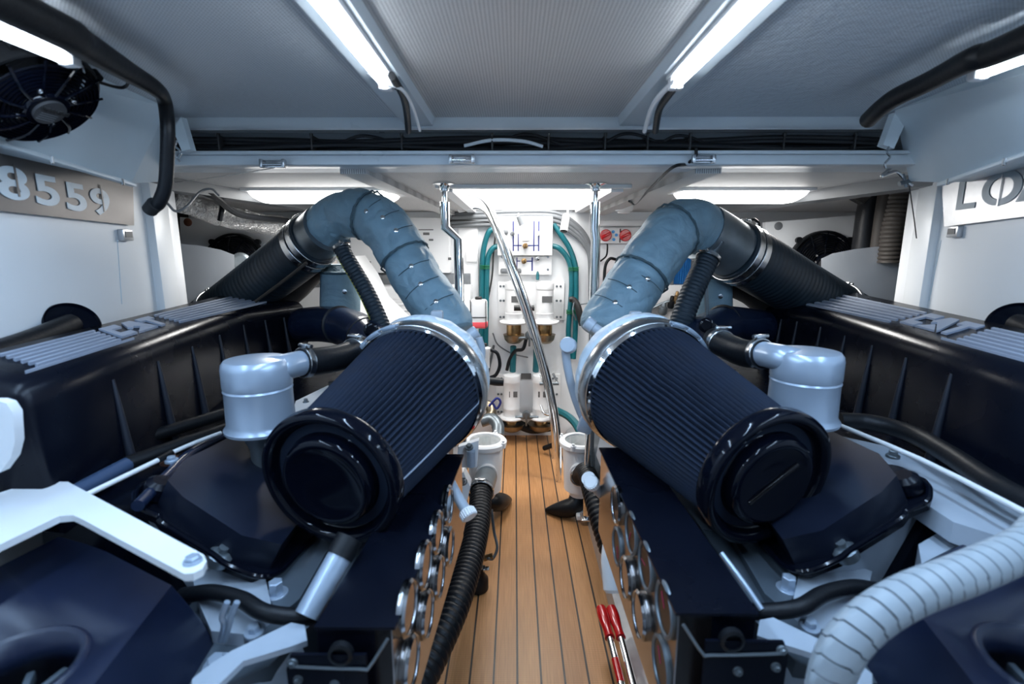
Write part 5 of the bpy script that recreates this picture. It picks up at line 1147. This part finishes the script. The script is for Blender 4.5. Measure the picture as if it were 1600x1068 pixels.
# blue pleated filter cloth
t = wroot('blue_screen', 1056, 420, 'bright blue pleated panel seen between the right exhaust pipe and drain hose', 'panel')
b = new(); a, c = W(1030, 400, .05), W(1078, 443, .05)
n_ = 30; r1 = []; r2 = []
for i in range(n_ + 1):
    x = a.x + (c.x - a.x) * i / n_; yy = a.y - (.012 if i % 2 else 0); r1.append(b.verts.new((x, yy, a.z))); r2.append(b.verts.new((x, yy, c.z)))
for i in range(n_): b.faces.new((r1[i], r1[i + 1], r2[i + 1], r2[i]))
bmesh.ops.solidify(b, geom=b.faces[:], thickness=.01); obj('pleats', b, 'blue_cloth', t, smooth=False)
wbox(1078, 398, 1083, 446, .04, 'plastic_grey', 'side_post', t); wbox(1047, 425, 1052, 450, .08, 'plastic_grey', 'front_post', t)
wbox(1005, 445, 1090, 480, .10, 'plastic_white', 'white_bench').name = 'white_bench'
tag(bpy.data.objects['white_bench'], 'white box ledge below the bright blue panel', 'ledge')
# small pumps and fittings on the right
wbox(1000, 462, 1062, 500, .02, 'plastic_white', 'pump_mounting_board'); tag(bpy.data.objects['pump_mounting_board'], 'white board behind the dark valves on the far bulkhead', 'board')
t = empty('pump_fittings', P(1010, 480, 3.2), 'small dark valves and fittings behind the right turbo housing', 'fittings')
for u, v, r, m in ((1006, 480, .03, 'cast_steel'), (1012, 488, .022, 'bronze'), (1035, 482, .03, 'cast_steel'), (1048, 472, .022, 'rubber'), (1056, 465, .02, 'brass'), (1020, 470, .012, 'ink')):
    b = new(); q = P(u, v, 3.95); r *= 1.2; lathe(b, q - V((0, 0, .05)), V((.1, 0, 1)), [(r * .7, 0), (r, .015), (r, .06), (r * .6, .07), (r * .5, .10), (0, .105)], 12); obj('fitting', b, m, t)
b = new(); tube(b, [P(1003, 492, 3.93), P(1025, 478, 3.95), P(1050, 470, 3.95), P(1075, 478, 4.08)], .010, 8); obj('link_tube', b, 'cast_steel', t)
# trigger handset on right
t = wroot('trigger_nozzle', 897, 480, 'black trigger nozzle hanging over the right teal hoses', 'nozzle', None, .15)
b = new(); tube(b, [W(893, 466, .0), W(891, 464, .08), W(890, 468, .15)], .008, 8); obj('wall_hook', b, 'ink', t)
b = new(); tube(b, [W(889, 468, .15), W(896, 468, .15), W(903, 480, .16), (W(909, 508, .16))], .022, 12, 6, rf=lambda tt, th, s: .020 + .008 * math.sin(tt * 3)); obj('handle', b, 'ink', t)
b = new(); tube(b, [W(897, 472, .18), W(895, 486, .2), W(900, 500, .19)], .006, 8); tube(b, [W(903, 476, .16), W(915, 474, .2), W(925, 472, .25)], .005, 8); obj('trigger', b, 'cast_steel', t)
# reservoir with red fluid
t = wroot('header_tank', 748, 492, 'square white tank with a red band and a black cap beside the left housing', 'header tank', None, .5)
c = P(748, 490, 3.6)
b = new(); box(b, c, (.125, .09, .21), None, .02, 3); obj('bottle', b, 'plastic_white', t)
b = new(); box(b, c + V((0, 0, -.075)), (.129, .094, .055), None, .015, 3); obj('red_fluid_band', b, 'red_fluid', t)
b = new(); lathe(b, c + V((0, 0, .10)), V((0, 0, 1)), [(.026, 0), (.026, .02), (.02, .025), (0, .025)], 20); obj('cap', b, 'ink', t)
b = new()
for dx in (-.055, .055): box(b, c + V((dx, -.05, 0)), (.006, .004, .21))
box(b, c + V((0, -.05, -.02)), (.12, .004, .006)); obj('strap', b, 'ink', t)
# pale filter bottle, black handle, dark elbows at left of walkway
t = empty('small_filter', P(757, 560, 3.3), 'slim white filter bottle with a grey cap left of the twin filters', 'filter')
b = new(); lathe(b, P(757, 578, 3.3), V((0, 0, 1)), [(.034, 0), (.036, .02), (.036, .12), (.042, .13), (.042, .155), (.03, .16), (.012, .165), (.012, .18)], 24); obj('filter_body', b, 'plastic_white', t)
b = new(); lathe(b, P(757, 541, 3.3), V((0, 0, 1)), [(.018, 0), (.018, .02), (0, .02)], 16); obj('cap', b, 'ink', t)
wire('black_hose', [P(766, 546, 3.3), P(777, 552, 3.3), P(781, 570, 3.3), P(775, 585, 3.3), P(765, 590, 3.3)], .012, 'rubber', 'black hose looping beside the slim white filter bottle', 'hose')
b = new(); tube(b, [P(758, 594, 3.0), P(775, 596, 3.0), P(787, 597, 3.0)], .026, 14, 5, rf=lambda tt, th, s: .019 + .007 * math.sin(tt * 2.6)); tube(b, [P(760, 594, 3.0), V((P(760, 594, 3.0).x, 3.6, P(760, 594, 3.0).z)), V((P(760, 594, 3.0).x, 4.1, P(760, 594, 3.0).z))], .010, 8); tag(obj('lever_grip', b, 'rubber'), 'thick black rubber lever grip left of the lower fuel filters', 'lever')
t = empty('sea_cock', P(758, 650, 3.2), 'dark metal valve and elbow at the left end of the walkway', 'valve')
b = new(); tube(b, [P(748, 632, 3.3), P(764, 634, 3.3), P(768, 645, 3.25), P(762, 655, 3.2)], .036, 16, 6); obj('elbow', b, 'bronze', t)
b = new(); tube(b, [P(752, 658, 3.2), P(768, 654, 3.2), P(778, 664, 3.15), P(778, 680, 3.1)], .040, 16, 6); obj('pipe', b, 'cast_steel', t)
b = new(); tube(b, [P(764, 634, 3.2), P(776, 622, 3.2), P(782, 628, 3.2), P(776, 638, 3.2), P(770, 630, 3.2)], .008, 8); obj('blue_handle', b, 'blue_line', t)
for u, Y in ((792, 3.95), (862, 3.95)):
    pass
wire('dark_hose', [V((-.18, 3.98, .12)), V((0.0, 3.95, .16)), V((.15, 3.98, .10)), V((.34, 3.95, .14))], .04, 'rubber', 'dark hose lying across the foot of the bulkhead under the filters', 'hose')
wire('teal_hose', [P(868, 640, 3.8), P(890, 652, 3.7), P(905, 672, 3.6), P(910, 700, 3.5)], .030, 'teal_hose', 'teal hose end low on the right beside the steel clamp', 'hose')
wire('black_hose', [P(850, 700, 3.7), P(880, 690, 3.6), P(905, 690, 3.5), P(920, 700, 3.4)], .02, 'rubber', 'black hose crossing behind the right strainer', 'hose')

# ---- white cabinet left of centre, drape and units in front
t = wroot('equipment_cabinet', 580, 385, 'white cabinet with small labels behind the left insulated pipe', 'cabinet')
wbox(452, 340, 703, 426, .12, 'plastic_white', 'cabinet_body', t)
for u0, v0, u1, v1, m in ((458, 347, 476, 350, 'ink'), (458, 354, 476, 362, 'plastic_grey'), (561, 408, 580, 421, 'label_grey'), (654, 358, 677, 359.5, 'label_grey'), (661, 363, 671, 367, 'label_grey'), (670, 373, 677, 376, 'label_grey'), (700, 402, 705, 406, 'label_grey')):
    wbox(u0, v0, u1, v1, .004, m, 'label_plate', t, .12, 0)
wbox(563, 412, 576, 415, .006, 'plastic_white', 'catch', t, .124, 0)
wbox(596.5, 426, 597.3, 447, .055, 'ink', 'panel_joint', t, 0, 0)
wbox(452, 427, 735, 446, .05, 'plastic_grey', 'grey_skirting').name = 'lower_panel_strip'
tag(bpy.data.objects['lower_panel_strip'], 'grey strip of panelling under the white cabinet', 'panel')
t = wroot('covered_unit', 620, 480, 'white ribbed box unit behind the left drain hose, at the far bulkhead', 'machine cover')
wbox(545, 447, 735, 474, .25, 'plastic_white', 'upper_cover', t, .02, .02); wbox(520, 476, 745, 640, .38, 'plastic_white', 'lower_cover', t, .02, .03)
for k in range(5): wbox(560, 466 + k * 9, 730, 468 + k * 9, .012, 'plastic_white', 'cover_rib', t, .40, .004)
t = wroot('wall_box', 735, 400, 'small white wall box between the cabinet and the teal hoses', 'box'); wbox(728, 392, 745, 409, .05, 'plastic_white', 'case', t)
wbox(716, 345, 748, 470, .03, 'plastic_white', 'wall_panel').name = 'wall_panel'
tag(bpy.data.objects['wall_panel'], 'flat white panel behind the left stanchion', 'panel')
# white draped steps on left in front
t = empty('silver_duct', P(560, 500, 3.1), 'pale ribbed cover standing behind the left black elbow', 'cover')
b = new(); prism(b, [P(u, v, 3.1) for u, v in ((548, 400), (570, 430), (590, 470), (640, 520), (640, 820), (540, 820))], V((0, .3, 0))); bevel_all(b, .02); obj('cover_shell', b, 'plastic_white', t)

# ---- outboard side: tanks, far fans, hoses
def tank(uv, Y, depth, sgn, label):
    t = empty('white_tank', P(*uv[0], Y), label, 'tank', 'white tanks beside the side panels')
    b = new(); prism(b, [P(u, v, Y) for u, v in uv], V((sgn * depth * .75, depth, 0))); bevel_all(b, .035, 3, 20); obj('tank_body', b, 'white_paint', t, 50)
    return t
tk = tank([(180, 378), (262, 379), (310, 383), (345, 390), (366, 398), (370, 520), (180, 520)], 2.75, .5, -1, 'rounded white tank in front of the far left fan')
b = new(); c = P(378, 409, 2.95); lathe(b, c, V((.3, -1, 0)), [(.05, 0), (.055, .02), (.045, .03), (.03, .032), (0, .03)], 24); obj('sight_cap', b, 'cast_steel', tk)
tank([(1283, 404), (1300, 396), (1335, 389), (1380, 384), (1440, 380), (1520, 380), (1520, 520), (1283, 520)], 2.75, .5, 1, 'rounded white tank in front of the far right fan')
def fan_panel(uv, Y, cu, cv, R, side, label, flabel):
    t = empty('fan_board', P(*uv[0], Y), label, 'panel', 'white boards behind the far fans')
    b = new(); prism(b, [P(u, v, Y) for u, v in uv], V((0, .04, 0))); bevel_all(b, .008); obj('board', b, 'white_paint', t)
    u, v = (294, 347) if side < 0 else (1216, 353); c = P(u, v, Y)
    b = new(); lathe(b, c, V((0, -1, 0)), [(.026, 0), (.026, .006), (.02, .009), (0, .009)], 20); obj('red_button' if side < 0 else 'grey_button', b, 'rust' if side < 0 else 'plastic_grey', t)
    fan(P(cu, cv, Y - .05), V((0, -1, 0)), V((0, 0, 1)), R, flabel, 'far bulkhead fans', logo=False)
fan_panel([(281, 339), (452, 352), (452, 520), (285, 520)], 3.35, 370, 414, .205, -1, 'white board carrying the far left fan', 'dark round fan behind the left white tank')
fan_panel([(1196, 347), (1352, 335), (1352, 520), (1196, 520)], 3.35, 1284, 415, .225, 1, 'white board carrying the far right fan', 'dark round fan behind the right white tank')
b = new(); box(b, P(1368, 375, 3.0), (.10, .5, .9), None, .02); b.free()
wire('rubber_pipe', [P(1362, 300, 2.95), P(1354, 340, 2.95), P(1346, 400, 2.95)], .055, 'rubber', 'black rubber pipe left of the ribbed pipe, outboard on the right', 'pipe', None, 20)
wire('rubber_pipe', [P(1385, 295, 2.9), P(1378, 340, 2.9), P(1370, 400, 2.9)], .05, 'duct_brown', 'dark smooth pipe between the black pipe and the ribbed pipe', 'pipe', None, 20)
b = new(); ribbed(b, [P(1416, 285, 2.7), P(1408, 320, 2.7), P(1398, 360, 2.7), P(1392, 410, 2.7)], .062, .022, .006, 24); tag(obj('ribbed_duct', b, 'duct_brown'), 'brown ribbed ventilation duct behind the right door jamb', 'duct')
t = empty('folded_metal_plate', P(1340, 335, 3.0), 'small folded metal plate hanging near the pipes on the right', 'bracket')  # plain folded steel plate, carries no light
b = new(); prism(b, [P(u, v, 2.9) for u, v in ((1335, 310), (1362, 306), (1350, 318))], V((0, .05, 0))); obj('plate', b, 'steel', t)
# left outboard foil-wrapped duct under the ceiling corner
b = new(); tube(b, [P(262, 305, 2.5), P(330, 330, 2.75), P(400, 348, 3.0), P(450, 356, 3.2)], .07, 18, 8, rf=lambda tt, th, s: .060 + .014 * noise.noise(V((th, s * 12, 2)))); tag(obj('foil_duct', b, 'foil'), 'crumpled foil wrapped duct along the left ceiling corner', 'duct')
b = new(); q = P(346, 318, 2.7); tube(b, [q + V((0, 0, .03)), q + V((.03, -.05, -.02)), q + V((.01, -.05, -.09))], .012, 8); tag(obj('duct_strap', b, 'rubber'), 'black strap around the foil wrapped duct', 'strap')
# round gloss caps outboard of the ribbed covers
for u, v, Y, lb in ((112, 506, 1.50, 'round glossy black cap beyond the left ribbed cover'), (1588, 506, 1.50, 'round glossy black cap beyond the right ribbed cover')):
    c = P(u, v, Y); t = empty('round_cap', c, lb, 'cap', 'caps beyond the ribbed covers'); n_ = V((.7 if u < 800 else -.7, -.35, .6)).normalized(); R = .07
    b = new(); lathe(b, c - n_ * .02, n_, [(R * .9, 0), (R, .01), (R * 1.02, .03), (R * .96, .036), (R * .9, .028), (R * .6, .03), (0, .034)], 40); obj('cap_disc', b, 'gloss_black', t)
    b = new(); tube(b, [c + n_ * .0, c + V((.02 if u < 800 else -.02, -.2, -.03)), c + V((.06 if u < 800 else -.06, -.5, -.05))], .032, 18); obj('intake_duct', b, 'rubber', t)

# ================================================================== STRAINERS AND WALKWAY OBJECTS
def strainer(u, v, Y, label, side):
    c = P(u, v, Y); t = empty('sea_strainer', V((c.x, Y, 0)), label, 'sea strainer', 'white sea strainers beside the walkway'); up = V((0, 0, 1)); H = .31; R = .106
    b0 = c - up * H
    b = new(); lathe(b, b0, up, [(R * .55, -.03), (R * .60, 0), (R * .86, .012), (R * .98, H - .05), (R * 1.02, H - .02)], 40); obj('bowl', b, 'plastic_white', t)
    b = new(); lathe(b, b0, up, [(R * 1.02, H - .03), (R * 1.16, H - .025), (R * 1.18, H - .002), (R * 1.10, H + .008), (R * .86, H + .008), (R * .84, H - .004)], 48, cap=False); fl = obj('lid_ring', b, 'plastic_white', t)
    for k in range(4):
        th = PI / 4 + k * PI / 2 + .3; q = c + V((math.cos(th), math.sin(th), 0)) * R * 1.12; b = new(); lathe(b, q - up * .02, up, [(.014, 0), (.014, .03), (.008, .032), (.008, .042), (0, .043)], 12); obj('lid_bolt', b, 'plastic_white', t)
    b = new(); lathe(b, c - up * .004, up, [(R * .86, 0), (R * .86, .004), (0, .005)], 40); obj('clear_lid', b, 'lid_glass', t)
    b = new(); cyl(b, c - up * .14, c - up * .02, R * .6, 24); obj('basket', b, 'aluminium', t)
    # leg and side port
    dn = V((-side * .1, -1, -.25)).normalized(); s0 = c - up * .13 + dn * R * .8
    b = new(); lathe(b, s0, dn, [(.058, 0), (.062, .02), (.062, .028), (.052, .030), (.052, .05), (.056, .052)], 28); obj('side_port', b, 'plastic_white', t)
    return t, c, s0 + dn * .05, dn, b0

tR, cR_, sR, dR, bR = strainer(907, 688, 2.78, 'white sea strainer with a clear lid right of the walkway', 1)
tL, cL_, sL, dL, bL = strainer(758, 688, 2.72, 'white sea strainer with a clear lid left of the walkway, half hidden by the filter', -1)
h = empty('suction_hose', sR, 'black ribbed suction hose curving forward from the right sea strainer', 'hose', 'ribbed suction hoses')
pR = [sR, P(916, 738, 2.50), P(928, 775, 2.25), P(940, 815, 2.10), P(955, 860, 1.98)]
b = new(); ribbed(b, pR, .052, .026, .006, 24); obj('hose_body', b, 'rubber', h, 60); clamp_ring('hose_clamp', sR + dR * .01, dR, .055, .022, 'steel', h)
h = empty('suction_hose', sL, 'black ribbed suction hose running forward from the left sea strainer', 'hose', 'ribbed suction hoses')
pL = [sL, P(752, 765, 2.35), P(748, 810, 2.10), P(735, 870, 1.82), P(712, 940, 1.55), P(680, 1010, 1.36), P(640, 1090, 1.20)]
b = new(); ribbed(b, pL[1:], .055, .026, .006, 24); obj('hose_body', b, 'rubber', h, 60)
b = new(); tube(b, [pL[0], pL[0].lerp(pL[1], .5), pL[1]], .060, 24, 6); obj('end_sleeve', b, 'cast_steel', h)
dd = (pL[2] - pL[1]).normalized(); clamp_ring('hose_clamp', pL[1] + dd * .02, dd, .062, .026, 'steel', h)
# black boot hoses dropping into the floor
for u0, v0, u1, v1, u2, v2, Y, lb in ((904, 768, 893, 788, 853, 799, 2.78, 'black rubber boot from the right strainer meeting the teak floor'), (764, 768, 772, 780, 797, 782, 2.75, 'black rubber boot from the left strainer meeting the teak floor')):
    t = empty('hose_boot', P(u1, v1, Y), lb, 'hose', 'rubber boots at the strainers')
    q = [P(u0, v0 - 8, Y), P(u0, v0 + 8, Y), P(u1, v1 + 4, Y - .02), PZ(u2, v2 - 2, .015)]; q[2].z = max(q[2].z, .052)
    b = new(); tube(b, q, .06, 26, 8, rf=lambda tt, th, s: .055 if tt < .5 else .055 - .042 * ((tt - .5) / .5) ** 1.6); obj('boot', b, 'rubber', t)
    b = new(); lathe(b, q[0] + V((0, 0, -.03)), V((0, 0, 1)), [(.054, 0), (.056, .004), (.056, .03), (.054, .034)], 28); obj('brass_band', b, 'brass', t)
b = new(); box(b, P(905, 800, 2.72) + V((.06, 0, -.01)), (.16, .10, .03), None, .006); tag(obj('floor_pad', b, 'plastic_white'), 'small white pad on the floor beside the right rubber boot', 'pad')
# slim white breather caps by the gauge panels
for pts, lb, two in (([(703, 752, 1.42), (715, 775, 1.38), (731, 802, 1.34)], 'white tube with a knurled end cap beside the left gauge panel', False), ([(952, 783, 1.60), (938, 770, 1.56), (925, 755, 1.52)], 'white tube with round end caps beside the right gauge panel', True)):
    q = [P(*a) for a in pts]; t = empty('white_tube', q[1], lb, 'tube', 'white capped tubes'); d = (q[2] - q[1]).normalized()
    b = new(); tube(b, q, .016, 16, 6); obj('tube_body', b, 'engine_white', t)
    b = new(); lathe(b, q[2] - d * .012, d, [(.022, 0), (.0235, .004), (.0235, .022), (.020, .026), (0, .026)], 24)
    for k in range(20):
        th = 2 * PI * k / 20; x, y, _ = frame(d); box(b, q[2] + d * .002 + (x * math.cos(th) + y * math.sin(th)) * .0235, (.003, .003, .02), basis(x, y, d))
    obj('end_cap', b, 'plastic_white', t)
    if two:
        b = new(); c = P(921, 749, 1.55); lathe(b, c, d, [(.018, -.02), (.018, 0), (.024, .003), (.024, .012), (0, .014)], 24); obj('round_cap', b, 'plastic_white', t)
# white brackets under the left strainer
t = empty('white_bracket', P(730, 705, 1.75), 'white painted bracket and post below the left pleated filter', 'bracket')
b = new(); prism(b, [P(u, v, 1.75) for u, v in ((716, 698), (748, 688), (745, 730), (712, 730))], V((0, .03, 0))); bevel_all(b, .004); obj('plate', b, 'white_paint', t)
b = new(); cyl(b, P(736, 704, 1.73), P(736, 728, 1.73), .016, 18); obj('post', b, 'silver_paint', t)
bolt('bolt', P(733, 698, 1.73), V((0, -.5, 1)), .010, 'cast_steel', t)
t = empty('steel_link', P(718, 760, 1.7), 'white casting with bolt heads behind the capped tube on the left', 'casting')
b = new(); prism(b, [P(u, v, 1.75) for u, v in ((706, 742), (724, 738), (735, 760), (728, 790), (700, 840), (695, 800))], V((0, .06, 0))); bevel_all(b, .006); obj('casting_body', b, 'white_paint', t)
bolt('bolt', P(716, 756, 1.72), V((0, -1, .4)), .012, 'steel', t); bolt('bolt', P(724, 752, 1.72), V((0, -1, .4)), .010, 'steel', t)
# printed strips by the panels
t = empty('label_sheet', P(708, 845, 1.6), 'white sheet with faint black print standing by the left gauge panel', 'label')
b = new(); prism(b, [P(u, v, 1.62) for u, v in ((703, 790), (722, 790), (700, 880), (690, 880))], V((0, .01, 0))); obj('sheet', b, 'plastic_white', t)
for k in range(5): b = new(); box(b, P(706 - k * 1.2, 812 + k * 11, 1.61), (.018, .003, .012)); obj('print_mark', b, 'ink', t)
t = empty('white_bottle', P(948, 900, 1.45), 'white bottle with black printing wedged between the right gauge panel and the rail', 'bottle')
a, c = P(961, 905, 1.50), P(951, 800, 1.62)
b = new(); lathe(b, a - (c - a).normalized() * .04, c - a, [(.034, 0), (.042, .01), (.042, .10), (.034, .14), (.026, .17), (.026, .28), (.02, .285)], 24); obj('bottle_body', b, 'plastic_white', t)
for k, (u, v, w_, h_) in enumerate(((946, 812, .022, .008), (946, 822, .03, .006), (944, 832, .016, .012), (950, 838, .012, .02), (946, 848, .024, .006))):
    b = new(); box(b, P(u, v, 1.54), (w_, .003, h_)); obj('printed_mark', b, 'ink', t)
# strut at the floor on the left and valve beneath hose
t = empty('lever_valve', P(752, 890, 2.05), 'small brass valve with a bent blue grey lever beside the left suction hose', 'valve')
b = new(); tube(b, [P(768, 795, 2.25), P(772, 830, 2.20), P(777, 855, 2.15), P(770, 872, 2.12), P(762, 872, 2.1)], .007, 8, 5); obj('lever', b, 'cast_steel', t)
b = new(); q = P(756, 872, 2.12); cyl(b, q, P(770, 868, 2.12), .014, 12); obj('valve_stem', b, 'brass', t)
b = new(); lathe(b, V((P(746, 905, 2.1).x, 2.12, .005)), V((0, 0, 1)), [(.05, 0), (.05, .05), (.035, .07), (.03, .11), (0, .12)], 20); obj('valve_body', b, 'rubber', t)
bolt('clamp_screw', P(757, 888, 2.05), V((1, 0, 0)), .010, 'chrome', t, .02)
# bolt cutters: red grips, chrome arms
t = empty('bolt_cutters', PZ(960, 1060, .06), 'long chrome tool with two red grips lying on the floor edge', 'hand tool')
for k, (us, vs) in enumerate((((939, 953), (949, 1000)), ((955, 967), (951, 998)))):
    g0 = PZ(us[0] if k == 0 else 955, 950, .16); g1 = PZ(us[1] if k == 0 else 970, 996, .15); g2 = PZ((981, 1000)[k], 1110, .12)
    b = new(); tube(b, [g0, g0.lerp(g1, .5), g1], .02, 18, 6, rf=lambda tt, th, s: .0200 + .003 * math.sin(tt * 6)); obj('red_grip', b, 'red', t)
    b = new(); tube(b, [g1 - (g1 - g0) * .1, g2, g2 + (g2 - g1) * .4], .0135, 18, 4); ar = obj('steel_arm', b, 'chrome', t)
    if k == 0:
        b = new(); q = g1.lerp(g2, .33); dd = (g2 - g1).normalized(); lathe(b, q, dd, [(.0142, 0), (.0142, .09)], 18, cap=False); obj('red_sticker', b, 'red', ar)
        b = new(); lathe(b, q + dd * .16, dd, [(.0142, 0), (.0142, .03)], 18, cap=False); obj('white_label', b, 'plastic_white', ar)
# spiral-wrapped pale hose in the right foreground
t = empty('spiral_wrapped_hose', PC(1420, 920, .80), 'pale spiral wrapped hose arching across the right foreground', 'hose')
hp = [V((1.22, .52, 1.04)), V((1.08, .60, 1.12)), PC(1700, 800, .86), PC(1600, 855, .82), PC(1510, 895, .79), PC(1420, 930, .77), (PC(1350, 975, .76)), PC(1308, 1030, .76), PC(1290, 1100, .78), PC(1285, 1180, .82)]
L_ = resample(hp, .006)
b = new(); tube(b, L_, .0285, 28, raw=True, rf=lambda tt, th, s: .0285); obj('hose_core', b, 'dark', t, 60)
xx, yy, aa = frame(L_[1] - L_[0]); frs = []
for i, q in enumerate(L_):
    tg = (L_[min(i + 1, len(L_) - 1)] - L_[max(i - 1, 0)]).normalized(); xx = (xx - tg * xx.dot(tg)).normalized(); frs.append((q, xx.copy(), tg.cross(xx), tg))
def on_path(s):
    i = min(len(frs) - 2, max(0, int(s / .006))); f = s / .006 - i; A, B = frs[i], frs[i + 1]; return A[0].lerp(B[0], f), A[1], A[2]
tot = (len(frs) - 2) * .006; pitch = .024; turns = int(tot / pitch); NS = 36
b = new(); prev = None
for j in range(turns * NS):
    ph = 2 * PI * j / NS; s = pitch * j / NS; wob = .006 if (int(ph / (PI * .5)) % 2) else 0.0
    pr = []
    for ds, rr in ((.0006, .0288), (.0015, .0315), (pitch - .0020, .0315), (pitch - .0011, .0288)):
        c, x, y = on_path(min(tot, s + ds + wob * .6)); pr.append(b.verts.new(c + (x * math.cos(ph) + y * math.sin(ph)) * rr))
    if prev:
        for k in range(3): b.faces.new((prev[k], prev[k + 1], pr[k + 1], pr[k]))
    prev = pr
obj('spiral_wrap', b, 'spiral_white', t, 60)
